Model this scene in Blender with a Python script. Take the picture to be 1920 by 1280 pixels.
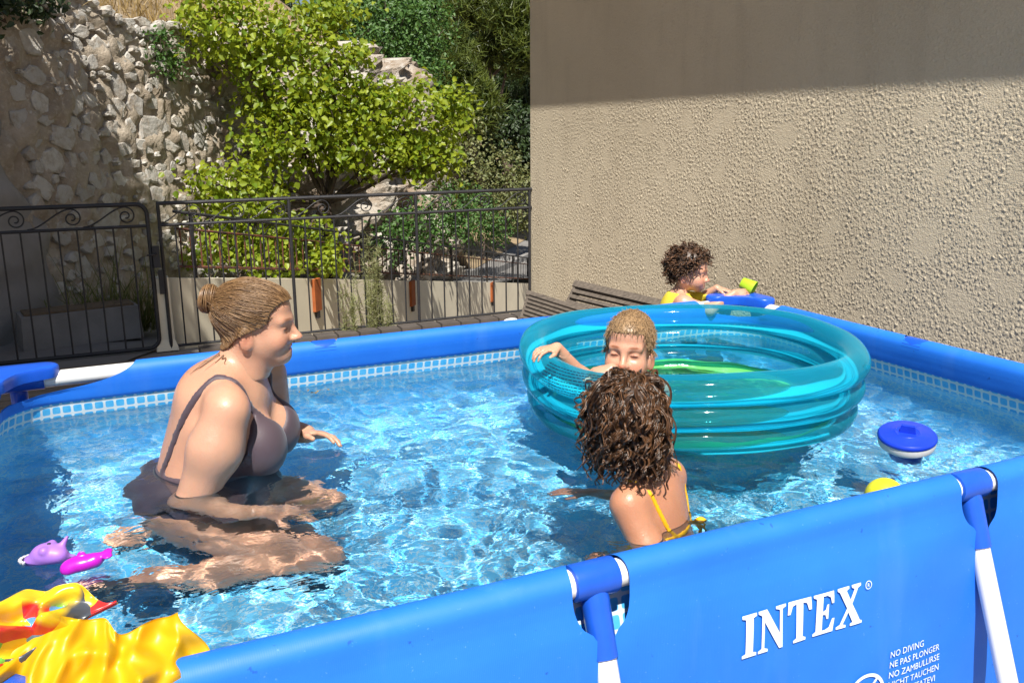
import bpy, math, random
import numpy as np
from mathutils import Vector, Matrix

for o in list(bpy.data.objects): bpy.data.objects.remove(o)
sc = bpy.context.scene
COL = sc.collection

# ------------------------------------------------------------------ camera
CAM_YAW, CAM_PITCH, CAM_ROLL = 0.44392, 0.23133, -0.00758
CAM_POS = Vector((0.2267, -1.2928, 1.517))
CAM_F = 1676.17                       # focal length in pixels of the 1920 px wide photograph
_f = Vector((math.sin(CAM_YAW)*math.cos(CAM_PITCH), math.cos(CAM_YAW)*math.cos(CAM_PITCH), -math.sin(CAM_PITCH)))
_r0 = Vector((math.cos(CAM_YAW), -math.sin(CAM_YAW), 0)); _u0 = _r0.cross(_f)
_r = math.cos(CAM_ROLL)*_r0 + math.sin(CAM_ROLL)*_u0
_u = -math.sin(CAM_ROLL)*_r0 + math.cos(CAM_ROLL)*_u0
cd = bpy.data.cameras.new('camera'); cam = bpy.data.objects.new('camera', cd); COL.objects.link(cam)
cd.sensor_width = 36; cd.lens = CAM_F/1920*36; cd.clip_start = 0.02; cd.clip_end = 3000
M = Matrix((_r, _u, -_f)).transposed().to_4x4(); M.translation = CAM_POS; cam.matrix_world = M
sc.camera = cam
def at(x, y, d):
    """pixel of the photograph and a distance along the view axis -> point in the world"""
    return CAM_POS + float(d)*(_f + _r*float((x-960)/CAM_F) + _u*float((640-y)/CAM_F))

# ------------------------------------------------------------------ world, sun, exposure
SUN_EL, SUN_AZ = math.radians(57), math.radians(24)      # light travels towards +y, turned to +x by SUN_AZ
w = bpy.data.worlds.new('World'); sc.world = w; w.use_nodes = True
sky = w.node_tree.nodes.new('ShaderNodeTexSky'); sky.sky_type = 'NISHITA'; sky.sun_disc = False
sky.sun_elevation = SUN_EL; sky.sun_rotation = math.pi + SUN_AZ
w.node_tree.links.new(sky.outputs[0], w.node_tree.nodes['Background'].inputs[0])
w.node_tree.nodes['Background'].inputs[1].default_value = 0.056
SUN_DIR = Vector((math.sin(SUN_AZ)*math.cos(SUN_EL), math.cos(SUN_AZ)*math.cos(SUN_EL), -math.sin(SUN_EL)))
sl = bpy.data.lights.new('sun', 'SUN'); sl.energy = 5.0; sl.angle = math.radians(0.53); sl.color = (1.0, 0.95, 0.86)
sun = bpy.data.objects.new('sun', sl); COL.objects.link(sun); sun.location = (-4, -8, 16)
sun.rotation_euler = SUN_DIR.to_track_quat('-Z', 'Y').to_euler()
sl.cycles.is_caustics_light = True                       # real refracted light through the water surface
sc.view_settings.view_transform = 'Standard'; sc.view_settings.look = 'None'
sc.view_settings.exposure = 0.62; sc.view_settings.gamma = 1.0; sc.view_settings.use_curve_mapping = False
sc.render.engine = 'CYCLES'
cy = sc.cycles
cy.use_denoising = True; cy.denoiser = 'OPENIMAGEDENOISE'
cy.max_bounces = 10; cy.diffuse_bounces = 3; cy.glossy_bounces = 4; cy.transmission_bounces = 6; cy.transparent_max_bounces = 24
cy.sample_clamp_indirect = 4.0; cy.sample_clamp_direct = 40.0

# ------------------------------------------------------------------ materials
def C3(c): return (c[0], c[1], c[2], 1.0)
class N:
    """small node tree writer"""
    def __init__(s, name):
        s.m = bpy.data.materials.new(name); s.m.use_nodes = True; s.t = s.m.node_tree; s.t.nodes.clear()
        s.out = s.n('OutputMaterial')
    def n(s, typ, **kw):
        nd = s.t.nodes.new('ShaderNode'+typ)
        for k, v in kw.items():
            if k in nd.bl_rna.properties.keys(): setattr(nd, k, v)
            else: s.set(nd, k.replace('_', ' '), v)
        return nd
    def set(s, nd, key, v):
        sock = nd.inputs[key]
        if isinstance(v, bpy.types.NodeSocket): s.t.links.new(v, sock)
        elif isinstance(v, bpy.types.Node): s.t.links.new(v.outputs[0], sock)
        else:
            if isinstance(v, (tuple, list)) and len(v) == 3 and sock.type == 'RGBA': v = C3(v)
            sock.default_value = v
    def link(s, a, b): s.t.links.new(a, b)
    def coord(s, kind='Object', scale=(1, 1, 1)):
        c = s.n('TexCoord'); mp = s.n('Mapping'); s.link(c.outputs[kind], mp.inputs[0]); mp.inputs['Scale'].default_value = scale
        return mp.outputs[0]
    def noise(s, vec, scale, detail=4, rough=.55, dist=0):
        return s.n('TexNoise', Vector=vec, Scale=scale, Detail=detail, Roughness=rough, Distortion=dist).outputs[0]
    def ramp(s, fac, stops, interp='LINEAR'):
        r = s.n('ValToRGB', Fac=fac); cr = r.color_ramp; cr.interpolation = interp
        while len(cr.elements) < len(stops): cr.elements.new(0.5)
        for e, (p, c) in zip(cr.elements, stops):
            e.position = p; e.color = C3(c) if not isinstance(c, (int, float)) else (c, c, c, 1)
        return r.outputs[0]
    def mix(s, fac, a, b, mode='MIX'):
        m = s.n('MixRGB', blend_type=mode); s.set(m, 'Fac', fac); s.set(m, 'Color1', a); s.set(m, 'Color2', b); return m.outputs[0]
    def math(s, op, a, b=0.0, c=None):
        m = s.n('Math', operation=op); s.set(m, 0, a); s.set(m, 1, b)
        if c is not None: s.set(m, 2, c)
        return m.outputs[0]
    def bump(s, h, strength=.3, dist=.01):
        return s.n('Bump', Height=h, Strength=strength, Distance=dist).outputs[0]
    def pbr(s, col, rough=.5, normal=None, **kw):
        p = s.n('BsdfPrincipled'); s.set(p, 'Base Color', col); s.set(p, 'Roughness', rough)
        if normal is not None: s.set(p, 'Normal', normal)
        for k, v in kw.items(): s.set(p, k.replace('_', ' '), v)
        return p.outputs[0]
    def done(s, shader):
        s.link(shader, s.out.inputs[0]); return s.m

def plain(name, col, rough=.5, var=.15, scale=8, bump=.15, bscale=60, bdist=.003, **kw):
    """even material with a little mottling and fine relief"""
    n = N(name); v = n.coord()
    f = n.noise(v, scale, 5)
    c = n.mix(n.ramp(f, [(.3, 0.), (.7, 1.)]), tuple(x*(1-var) for x in col), tuple(min(1, x*(1+var)) for x in col))
    nm = n.bump(n.noise(v, bscale, 3), bump, bdist) if bump else None
    return n.done(n.pbr(c, rough, nm, **kw))

MAT = {}
def build_materials():
    # ---- pool vinyl
    n = N('blue_vinyl'); v = n.coord()
    c = n.mix(n.ramp(n.noise(v, 3, 5), [(.35, 0.), (.7, 1.)]), (.010, .155, .72), (.016, .19, .80))
    wv = n.n('TexWave', Vector=v, Scale=90, Distortion=.6, Detail=1).outputs[1]
    wr = n.noise(v, 7, 4)
    h = n.math('ADD', n.math('MULTIPLY', wv, .03), wr)
    c = n.mix(n.ramp(n.noise(v, 130, 2), [(.70, 0.), (.76, .5)]), c, (.12, .32, .8))
    c = n.mix(n.ramp(n.noise(v, 38, 3), [(.71, 0.), (.745, .55)]), c, (.006, .05, .28))
    c = n.mix(n.ramp(n.noise(n.coord('Object', (1.5, 1.5, .25)), 6, 4), [(.55, 0.), (.75, .22)]), c, (.10, .28, .78))
    MAT['vinyl'] = n.done(n.pbr(c, n.ramp(n.noise(v, 9, 3), [(.3, .5), (.7, .62)]), n.bump(h, .15, .012)))
    n = N('liner_print'); uv = n.coord('UV')
    u_, v_ = (lambda s: (s.outputs[0], s.outputs[1]))(n.n('SeparateXYZ', Vector=uv))
    # square tiles of the border
    def cell(val, pitch):
        fr = n.math('FRACT', n.math('DIVIDE', val, pitch)); return n.math('ABSOLUTE', n.math('SUBTRACT', fr, .5))
    dx = cell(u_, .0335); dy = cell(n.math('ADD', v_, .0125), .0335)
    d4 = n.math('ADD', n.math('POWER', dx, 5.), n.math('POWER', dy, 5.))
    inside = n.ramp(d4, [(.0075, 1.), (.0095, 0.)])
    tcol = n.mix(n.ramp(n.noise(uv, 30, 3), [(.35, 0.), (.65, 1.)]), (.05, .42, .84), (.11, .52, .90))
    border = n.mix(inside, (.72, .80, .84), tcol)
    # wavy mosaic of walls and floor
    vv = n.n('VectorMath', operation='ADD', Vector=uv)
    wob = n.n('TexNoise', Vector=uv, Scale=11, Detail=2)
    sc_ = n.n('VectorMath', operation='SCALE'); n.link(wob.outputs['Color'], sc_.inputs[0]); sc_.inputs['Scale'].default_value = .05
    n.link(sc_.outputs[0], vv.inputs[1])
    vo = n.n('TexVoronoi', feature='DISTANCE_TO_EDGE', Vector=vv.outputs[0], Scale=23)
    line = n.ramp(vo.outputs['Distance'], [(.045, 1.), (.075, 0.)])
    vc = n.n('TexVoronoi', Vector=vv.outputs[0], Scale=23)
    mcol = n.mix(n.n('SeparateColor', Color=vc.outputs['Color']).outputs[0], (.085, .48, .90), (.165, .60, .95))
    mosaic = n.mix(line, mcol, (.44, .70, .86))
    isb = n.math('GREATER_THAN', v_, .5775)
    col = n.mix(isb, mosaic, border)
    MAT['liner'] = n.done(n.pbr(col, .38, n.bump(n.noise(uv, 14, 3), .15, .01)))
    MAT['white_tube'] = plain('white_tube', (.78, .78, .77), .38, .04, 5, .05)
    MAT['blue_plastic'] = plain('blue_plastic', (.012, .10, .62), .32, .1, 14, .08, 90)
    MAT['print_white'] = plain('print_white', (.72, .82, .90), .5, .04, 20, 0)
    # ---- water: clear, refracting sheet
    n = N('water'); g = n.n('BsdfGlass', IOR=1.33, Roughness=0.0); g.inputs['Color'].default_value = (.97, 1., 1., 1)
    v = n.coord(); n.set(g, 'Normal', n.bump(n.math('ADD', n.noise(v, 16, 2, .5, .6), n.math('MULTIPLY', n.noise(v, 42, 2), .30)), .25, .012))
    MAT['water'] = n.done(g.outputs[0])
    # ---- house render, plaster, concrete
    n = N('roughcast'); v = n.coord()
    big = n.noise(v, .9, 5); sv = n.coord('Object', (3., 3., .5))
    st = n.noise(sv, 2.2, 5)
    c = n.mix(n.ramp(big, [(.35, 0.), (.7, 1.)]), (.57, .485, .355), (.68, .585, .435))
    c = n.mix(n.ramp(st, [(.5, 0.), (.75, .35)]), c, (.43, .35, .25))
    c = n.mix(n.ramp(n.noise(v, 90, 2), [(.3, 0.), (.7, .3)]), c, (.74, .65, .50))
    MAT['roughcast'] = n.done(n.pbr(c, .95, n.bump(n.noise(v, 150, 4), .7, .006)))
    MAT['cream_wall'] = plain('cream_wall', (.86, .78, .60), .9, .07, 3, .25, 70)
    MAT['concrete'] = plain('concrete', (.23, .22, .21), .92, .2, 4, .4, 60, .005)
    MAT['plaster'] = plain('plaster', (.27, .25, .235), .92, .18, 3, .5, 50, .006)
    n = N('wall_mortar'); v = n.coord()
    c = n.mix(n.ramp(n.noise(v, 3, 6), [(.35, 0.), (.65, 1.)]), (.33, .265, .195), (.48, .41, .325))
    c = n.mix(n.ramp(n.noise(v, 26, 4), [(.52, 0.), (.7, .7)]), c, (.56, .49, .40))
    MAT['mortar'] = n.done(n.pbr(c, .97, n.bump(n.noise(v, 22, 8, .7), .9, .03)))
    n = N('pale_stone'); v = n.coord(); inf = n.n('ObjectInfo')
    c = n.mix(inf.outputs['Random'], (.42, .40, .37), (.60, .57, .52))
    c = n.mix(n.ramp(n.noise(v, 9, 6, .7), [(.46, 0.), (.66, .8)]), c, (.33, .26, .19))
    MAT['stone'] = n.done(n.pbr(c, .93, n.bump(n.noise(v, 28, 8, .7), .9, .02)))
    n = N('cliff_rock'); v = n.coord()
    c = n.mix(n.ramp(n.noise(v, 1.7, 8, .65), [(.35, 0.), (.6, 1.)]), (.30, .22, .15), (.58, .54, .48))
    c = n.mix(n.ramp(n.noise(v, 9, 6), [(.55, 0.), (.7, .7)]), c, (.66, .63, .58))
    MAT['rock'] = n.done(n.pbr(c, .95, n.bump(n.noise(v, 9, 8, .7), 1., .08)))
    MAT['iron'] = plain('black_iron', (.022, .022, .026), .5, .3, 12, .4, 120)
    n = N('rusty_iron'); v = n.coord()
    c = n.mix(n.ramp(n.noise(v, 14, 6), [(.4, 0.), (.62, 1.)]), (.05, .03, .025), (.20, .065, .03))
    MAT['rust_iron'] = n.done(n.pbr(c, .8, n.bump(n.noise(v, 90, 4), .5, .004)))
    MAT['rust_plate'] = plain('rust_plate', (.36, .095, .022), .75, .2, 9, .3, 90)
    MAT['asphalt'] = plain('asphalt', (.20, .19, .18), .95, .15, 2, .5, 90, .004)
    MAT['paving'] = plain('paving', (.27, .245, .22), .93, .2, 3, .5, 60, .005)
    MAT['dark_tile'] = plain('dark_tile', (.075, .062, .055), .8, .25, 7, .3, 60)
    n = N('weathered_wood'); v = n.coord('Object', (1., 1., 1.))
    g2 = n.noise(n.coord('Object', (3, 40, 40)), 2, 6)
    c = n.mix(n.ramp(g2, [(.3, 0.), (.7, 1.)]), (.06, .048, .038), (.15, .122, .098))
    MAT['wood'] = n.done(n.pbr(c, .88, n.bump(g2, .5, .004)))
    n = N('deck_wood'); g2 = n.noise(n.coord('Object', (2, 30, 30)), 2, 6); inf = n.n('ObjectInfo')
    c = n.mix(n.ramp(g2, [(.3, 0.), (.7, 1.)]), (.16, .115, .08), (.33, .26, .19))
    c = n.mix(n.math('MULTIPLY', inf.outputs['Random'], .4), c, (.12, .095, .075))
    MAT['deck'] = n.done(n.pbr(c, .85, n.bump(g2, .4, .004)))
    MAT['soil'] = plain('soil', (.16, .115, .072), .98, .35, 1.2, .9, 9, .05)
    MAT['dry_ground'] = plain('dry_ground', (.26, .19, .11), .98, .35, .8, .9, 7, .06)
    MAT['bark'] = plain('bark', (.085, .062, .048), .95, .3, 9, .9, 30, .02)
    MAT['pine_bark'] = plain('pine_bark', (.12, .085, .065), .95, .3, 6, .9, 20, .03)
    def leaf(name, a, b, trans=.45, rough=.5):
        n = N(name); att = n.n('Attribute', attribute_name='tint')
        c = n.mix(att.outputs['Fac'], a, b)
        d = n.pbr(c, rough); t = n.n('BsdfTranslucent'); n.set(t, 'Color', n.mix(.5, c, (min(1, b[0]*1.5), min(1, b[1]*1.25), b[2]*.6)))
        m = n.n('MixShader'); m.inputs[0].default_value = trans; n.link(d, m.inputs[1]); n.link(t.outputs[0], m.inputs[2])
        MAT[name] = n.done(m.outputs[0])
    leaf('apricot_leaf', (.11, .20, .010), (.36, .43, .035), .45, .42)
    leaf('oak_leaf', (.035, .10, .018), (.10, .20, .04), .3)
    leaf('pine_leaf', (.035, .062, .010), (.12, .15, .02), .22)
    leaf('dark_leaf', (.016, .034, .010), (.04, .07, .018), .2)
    leaf('olive_leaf', (.08, .11, .03), (.24, .25, .10), .3)
    leaf('dry_leaf', (.22, .15, .06), (.40, .29, .12), .3)
    leaf('stem_leaf', (.16, .17, .07), (.34, .36, .16), .25)
    # ---- inflatables
    def film(name, col, dif, opac, rough=.08):
        n = N(name); v = n.coord()
        t = n.n('BsdfTransparent'); t.inputs[0].default_value = C3(col)
        d = n.pbr(dif, rough, n.bump(n.noise(v, 16, 3), .12, .01), IOR=1.5)
        m = n.n('MixShader'); n.link(t.outputs[0], m.inputs[1]); n.link(d, m.inputs[2])
        fr = n.n('Fresnel', IOR=1.5)
        n.set(m, 0, n.math('MINIMUM', n.math('ADD', n.math('MULTIPLY', fr.outputs[0], .8), opac), 1.))
        MAT[name] = n.done(m.outputs[0])
    film('film_blue', (.70, .97, 1.), (.03, .55, .74), .105)
    film('film_green', (.50, .95, .35), (.16, .70, .16), .68)
    film('film_print', (.02, .05, .09), (.005, .03, .07), .95, .4)
    n = N('yellow_vinyl'); v = n.coord()
    c = n.mix(n.noise(v, 9, 3), (.60, .33, .003), (.68, .40, .006))
    MAT['yellow_vinyl'] = n.done(n.pbr(c, .42, n.bump(n.noise(v, 18, 3), .12, .01)))
    MAT['lime_plastic'] = plain('lime_plastic', (.40, .66, .03), .35, .05, 9, .05)
    MAT['ball_yellow'] = plain('ball_yellow', (.72, .70, .03), .4, .05, 9, .05)
    MAT['lilac_toy'] = plain('lilac_toy', (.36, .17, .62), .45, .08, 30, .1)
    MAT['magenta_toy'] = plain('magenta_toy', (.48, .015, .48), .3, .08, 30, .1)
    MAT['tooth'] = plain('tooth', (.8, .8, .8), .4, .03, 30, 0)
    MAT['dark_dot'] = plain('dark_dot', (.03, .02, .04), .6, .03, 30, 0)
    MAT['lid_blue'] = plain('lid_blue', (.012, .05, .60), .3, .08, 30, .08)
    # ---- people
    def skin(name, col, wet=.3):
        n = N(name); v = n.coord(); att = n.n('Attribute', attribute_name='tone')
        c = n.mix(n.ramp(n.noise(v, 14, 4), [(.3, 0.), (.7, 1.)]), tuple(x*.90 for x in col), tuple(min(1, x*y) for x, y in zip(col, (1.08, 1.02, .98))))
        c = n.mix(n.ramp(n.noise(v, 5.5, 3), [(.42, 0.), (.72, .5)]), c, (col[0]*1.02, col[1]*.80, col[2]*.74))
        c = n.mix(n.ramp(n.noise(v, 75, 2), [(.72, 0.), (.78, .35)]), c, (col[0]*.6, col[1]*.45, col[2]*.4))
        c = n.mix(1., c, att.outputs['Color'], 'MULTIPLY')
        nm = n.bump(n.math('ADD', n.noise(v, 210, 3), n.math('MULTIPLY', n.ramp(n.noise(v, 120, 2), [(.62, 0.), (.70, 1.)]), .35)), .26, .003)
        MAT[name] = n.done(n.pbr(c, n.ramp(n.noise(v, 60, 3), [(.35, .5), (.62, .3)]), nm, Subsurface_Weight=.12, Subsurface_Scale=.012, Coat_Weight=wet*.25, Coat_Roughness=.22))
    skin('skin_woman', (.55, .315, .215)); skin('skin_child', (.58, .325, .225)); skin('skin_girl', (.48, .235, .14))
    def hair(name, a, b, rough=.38):
        n = N(name); att = n.n('Attribute', attribute_name='tint')
        c = n.mix(att.outputs['Fac'], a, b)
        MAT[name] = n.done(n.pbr(c, rough, None, Specular_IOR_Level=.6))
    hair('hair_light_brown', (.14, .072, .033), (.27, .155, .066), .45)
    hair('hair_dark_wet', (.018, .009, .005), (.17, .080, .036), .30)
    hair('hair_blond', (.22, .135, .068), (.42, .27, .14), .45)
    hair('hair_curl_brown', (.030, .015, .008), (.15, .068, .030), .5)
    n = N('swimsuit_plum'); v = n.coord()
    MAT['suit'] = n.done(n.pbr(n.mix(n.noise(v, 8, 3), (.062, .042, .056), (.088, .06, .075)), .55, n.bump(n.noise(v, 300, 2), .2, .002), Sheen_Weight=.15))
    MAT['bikini'] = plain('bikini_yellow', (.80, .43, .006), .6, .06, 30, .2, 300, .002)
    MAT['vest'] = plain('vest_yellow', (.74, .60, .05), .85, .12, 12, .4, 200, .003)
    MAT['eye'] = plain('eye_dark', (.02, .014, .012), .15, .02, 30, 0)
build_materials()

# ------------------------------------------------------------------ mesh helpers
def orient(d, up=(0, 0, 1)):
    d = np.asarray(d, float); d = d/np.linalg.norm(d)
    u = np.asarray(up, float)
    if abs(d@u) > .95: u = np.array([1., 0, 0]) if abs(d[0]) < .9 else np.array([0, 1., 0])
    a = np.cross(u, d); a /= np.linalg.norm(a); b = np.cross(d, a)
    return a, b, d
class MB:
    def __init__(s): s.v = []; s.f = []; s.t = []; s.nv = 0
    def raw(s, v, f, tint=None):
        v = np.asarray(v, float).reshape(-1, 3)
        s.f += [tuple(int(i)+s.nv for i in q) for q in f]
        s.v.append(v); s.nv += len(v)
        s.t.append(np.full(len(v), .5 if tint is None else tint) if np.isscalar(tint) or tint is None else np.asarray(tint, float))
        return s
    def box(s, c, size, R=None, taper=1.0):
        x, y, z = [q/2 for q in size]
        v = np.array([[-x, -y, -z], [x, -y, -z], [x, y, -z], [-x, y, -z], [-x*taper, -y*taper, z], [x*taper, -y*taper, z], [x*taper, y*taper, z], [-x*taper, y*taper, z]])
        if R is not None: v = v@np.asarray(R, float)
        return s.raw(v+np.asarray(c, float), [(0, 3, 2, 1), (4, 5, 6, 7), (0, 1, 5, 4), (1, 2, 6, 5), (2, 3, 7, 6), (3, 0, 4, 7)])
    def tube(s, pts, rad, n=8, cap=True, tint=None, flat=1.0):
        P = np.asarray(pts, float); m = len(P)
        rad = np.full(m, rad) if np.isscalar(rad) else np.asarray(rad, float)
        T = np.gradient(P, axis=0); T /= (np.linalg.norm(T, axis=1, keepdims=True)+1e-12)
        a, b, _ = orient(T[0]); A = np.zeros_like(P); B = np.zeros_like(P)
        for i in range(m):
            a = a - (a@T[i])*T[i]; a /= (np.linalg.norm(a)+1e-12); b = np.cross(T[i], a); A[i] = a; B[i] = b
        th = np.arange(n)*2*math.pi/n
        ring = A[:, None]*np.cos(th)[None, :, None]+B[:, None]*(flat*np.sin(th))[None, :, None]
        V = (P[:, None]+ring*rad[:, None, None]).reshape(-1, 3)
        F = [(i*n+j, i*n+(j+1) % n, (i+1)*n+(j+1) % n, (i+1)*n+j) for i in range(m-1) for j in range(n)]
        if cap: F += [tuple(range(n-1, -1, -1)), tuple((m-1)*n+j for j in range(n))]
        return s.raw(V, F, tint)
    def lathe(s, prof, n=24, c=(0, 0, 0), R=None):
        prof = np.asarray(prof, float); m = len(prof); th = np.arange(n)*2*math.pi/n
        V = np.stack([prof[:, None, 0]*np.cos(th), prof[:, None, 0]*np.sin(th), np.repeat(prof[:, 1:2], n, 1)], -1).reshape(-1, 3)
        if R is not None: V = V@np.asarray(R, float)
        F = [(i*n+j, i*n+(j+1) % n, (i+1)*n+(j+1) % n, (i+1)*n+j) for i in range(m-1) for j in range(n)]
        return s.raw(V+np.asarray(c, float), F)
    def torus(s, c, R, r, n=48, m=16, wob=None, flat=1.0):
        A = np.arange(n)*2*math.pi/n; B = np.arange(m)*2*math.pi/m
        rr = R+r*np.cos(B)[None]*np.ones((n, 1)); zz = r*flat*np.sin(B)[None]*np.ones((n, 1))
        V = np.stack([rr*np.cos(A)[:, None], rr*np.sin(A)[:, None], zz], -1)
        if wob is not None: V = wob(V, A, B)
        F = [(i*m+j, ((i+1) % n)*m+j, ((i+1) % n)*m+(j+1) % m, i*m+(j+1) % m) for i in range(n) for j in range(m)]
        return s.raw(V.reshape(-1, 3)+np.asarray(c, float), F)
    def grid(s, V, close_u=False, flip=False, tint=None):
        V = np.asarray(V, float); a, b = V.shape[:2]; F = []
        for i in range(a if close_u else a-1):
            for j in range(b-1):
                q = (i*b+j, ((i+1) % a)*b+j, ((i+1) % a)*b+j+1, i*b+j+1); F.append(q[::-1] if flip else q)
        return s.raw(V.reshape(-1, 3), F, tint)
    def build(s, name, mat, parent=None, smooth=True, tint=False, angle=None):
        V = np.concatenate(s.v) if s.v else np.zeros((0, 3))
        return mesh_obj(name, V, s.f, mat, parent, smooth, np.concatenate(s.t) if tint else None, angle)
def org(o):
    p = Vector((0, 0, 0))
    while o is not None: p = p+o.location; o = o.parent
    return p
def mesh_obj(name, V, F, mat, parent=None, smooth=True, tint=None, angle=None):
    me = bpy.data.meshes.new(name)
    V = np.asarray(V, float)
    if parent is not None: V = V-np.array(org(parent))
    if isinstance(F, np.ndarray) and F.ndim == 2:
        k = F.shape[1]; me.vertices.add(len(V)); me.vertices.foreach_set('co', V.astype(np.float32).ravel())
        me.loops.add(F.size); me.loops.foreach_set('vertex_index', F.astype(np.int32).ravel())
        me.polygons.add(len(F)); me.polygons.foreach_set('loop_start', np.arange(0, F.size, k, dtype=np.int32))
        me.update(calc_edges=True); me.validate()
    else:
        me.from_pydata(V.tolist(), [], F); me.update()
    if smooth: me.polygons.foreach_set('use_smooth', np.ones(len(me.polygons), bool))
    if angle: me.set_sharp_from_angle(angle=math.radians(angle))
    if tint is not None:
        a = me.attributes.new('tint', 'FLOAT', 'POINT'); a.data.foreach_set('value', np.asarray(tint, np.float32))
    me.materials.append(MAT[mat] if isinstance(mat, str) else mat)
    o = bpy.data.objects.new(name, me); COL.objects.link(o)
    if parent is not None: o.parent = parent
    return o
def tag(o, label=None, cat=None, group=None, kind=None):
    if label: o['label'] = label
    if cat: o['category'] = cat
    if group: o['group'] = group
    if kind: o['kind'] = kind
    return o
def thing(name, loc, label, cat, group=None):
    o = bpy.data.objects.new(name, None); COL.objects.link(o); o.location = loc; o.empty_display_size = .1
    return tag(o, label, cat, group)
def receive(o): o.cycles.is_caustics_receiver = True; return o
def shift(o, base):
    """put the origin of a mesh thing at its base"""
    b = Vector(base); o.data.transform(Matrix.Translation(-b)); o.location = b; return o

def fnoise(nx, ny, dx, lo, hi, seed):
    """band-limited noise field, wavelengths lo..hi metres, unit deviation"""
    r = np.random.default_rng(seed); F = np.fft.fft2(r.standard_normal((ny, nx)))
    k = np.hypot(np.fft.fftfreq(nx, dx)[None], np.fft.fftfreq(ny, dx)[:, None]); k[0, 0] = 1e-9
    lam = 1/k; wgt = np.exp(-(np.log(lam/np.sqrt(lo*hi))/np.log(np.sqrt(hi/lo)+1e-3))**2)
    o = np.fft.ifft2(F*wgt).real; return (o-o.mean())/o.std()

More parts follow.
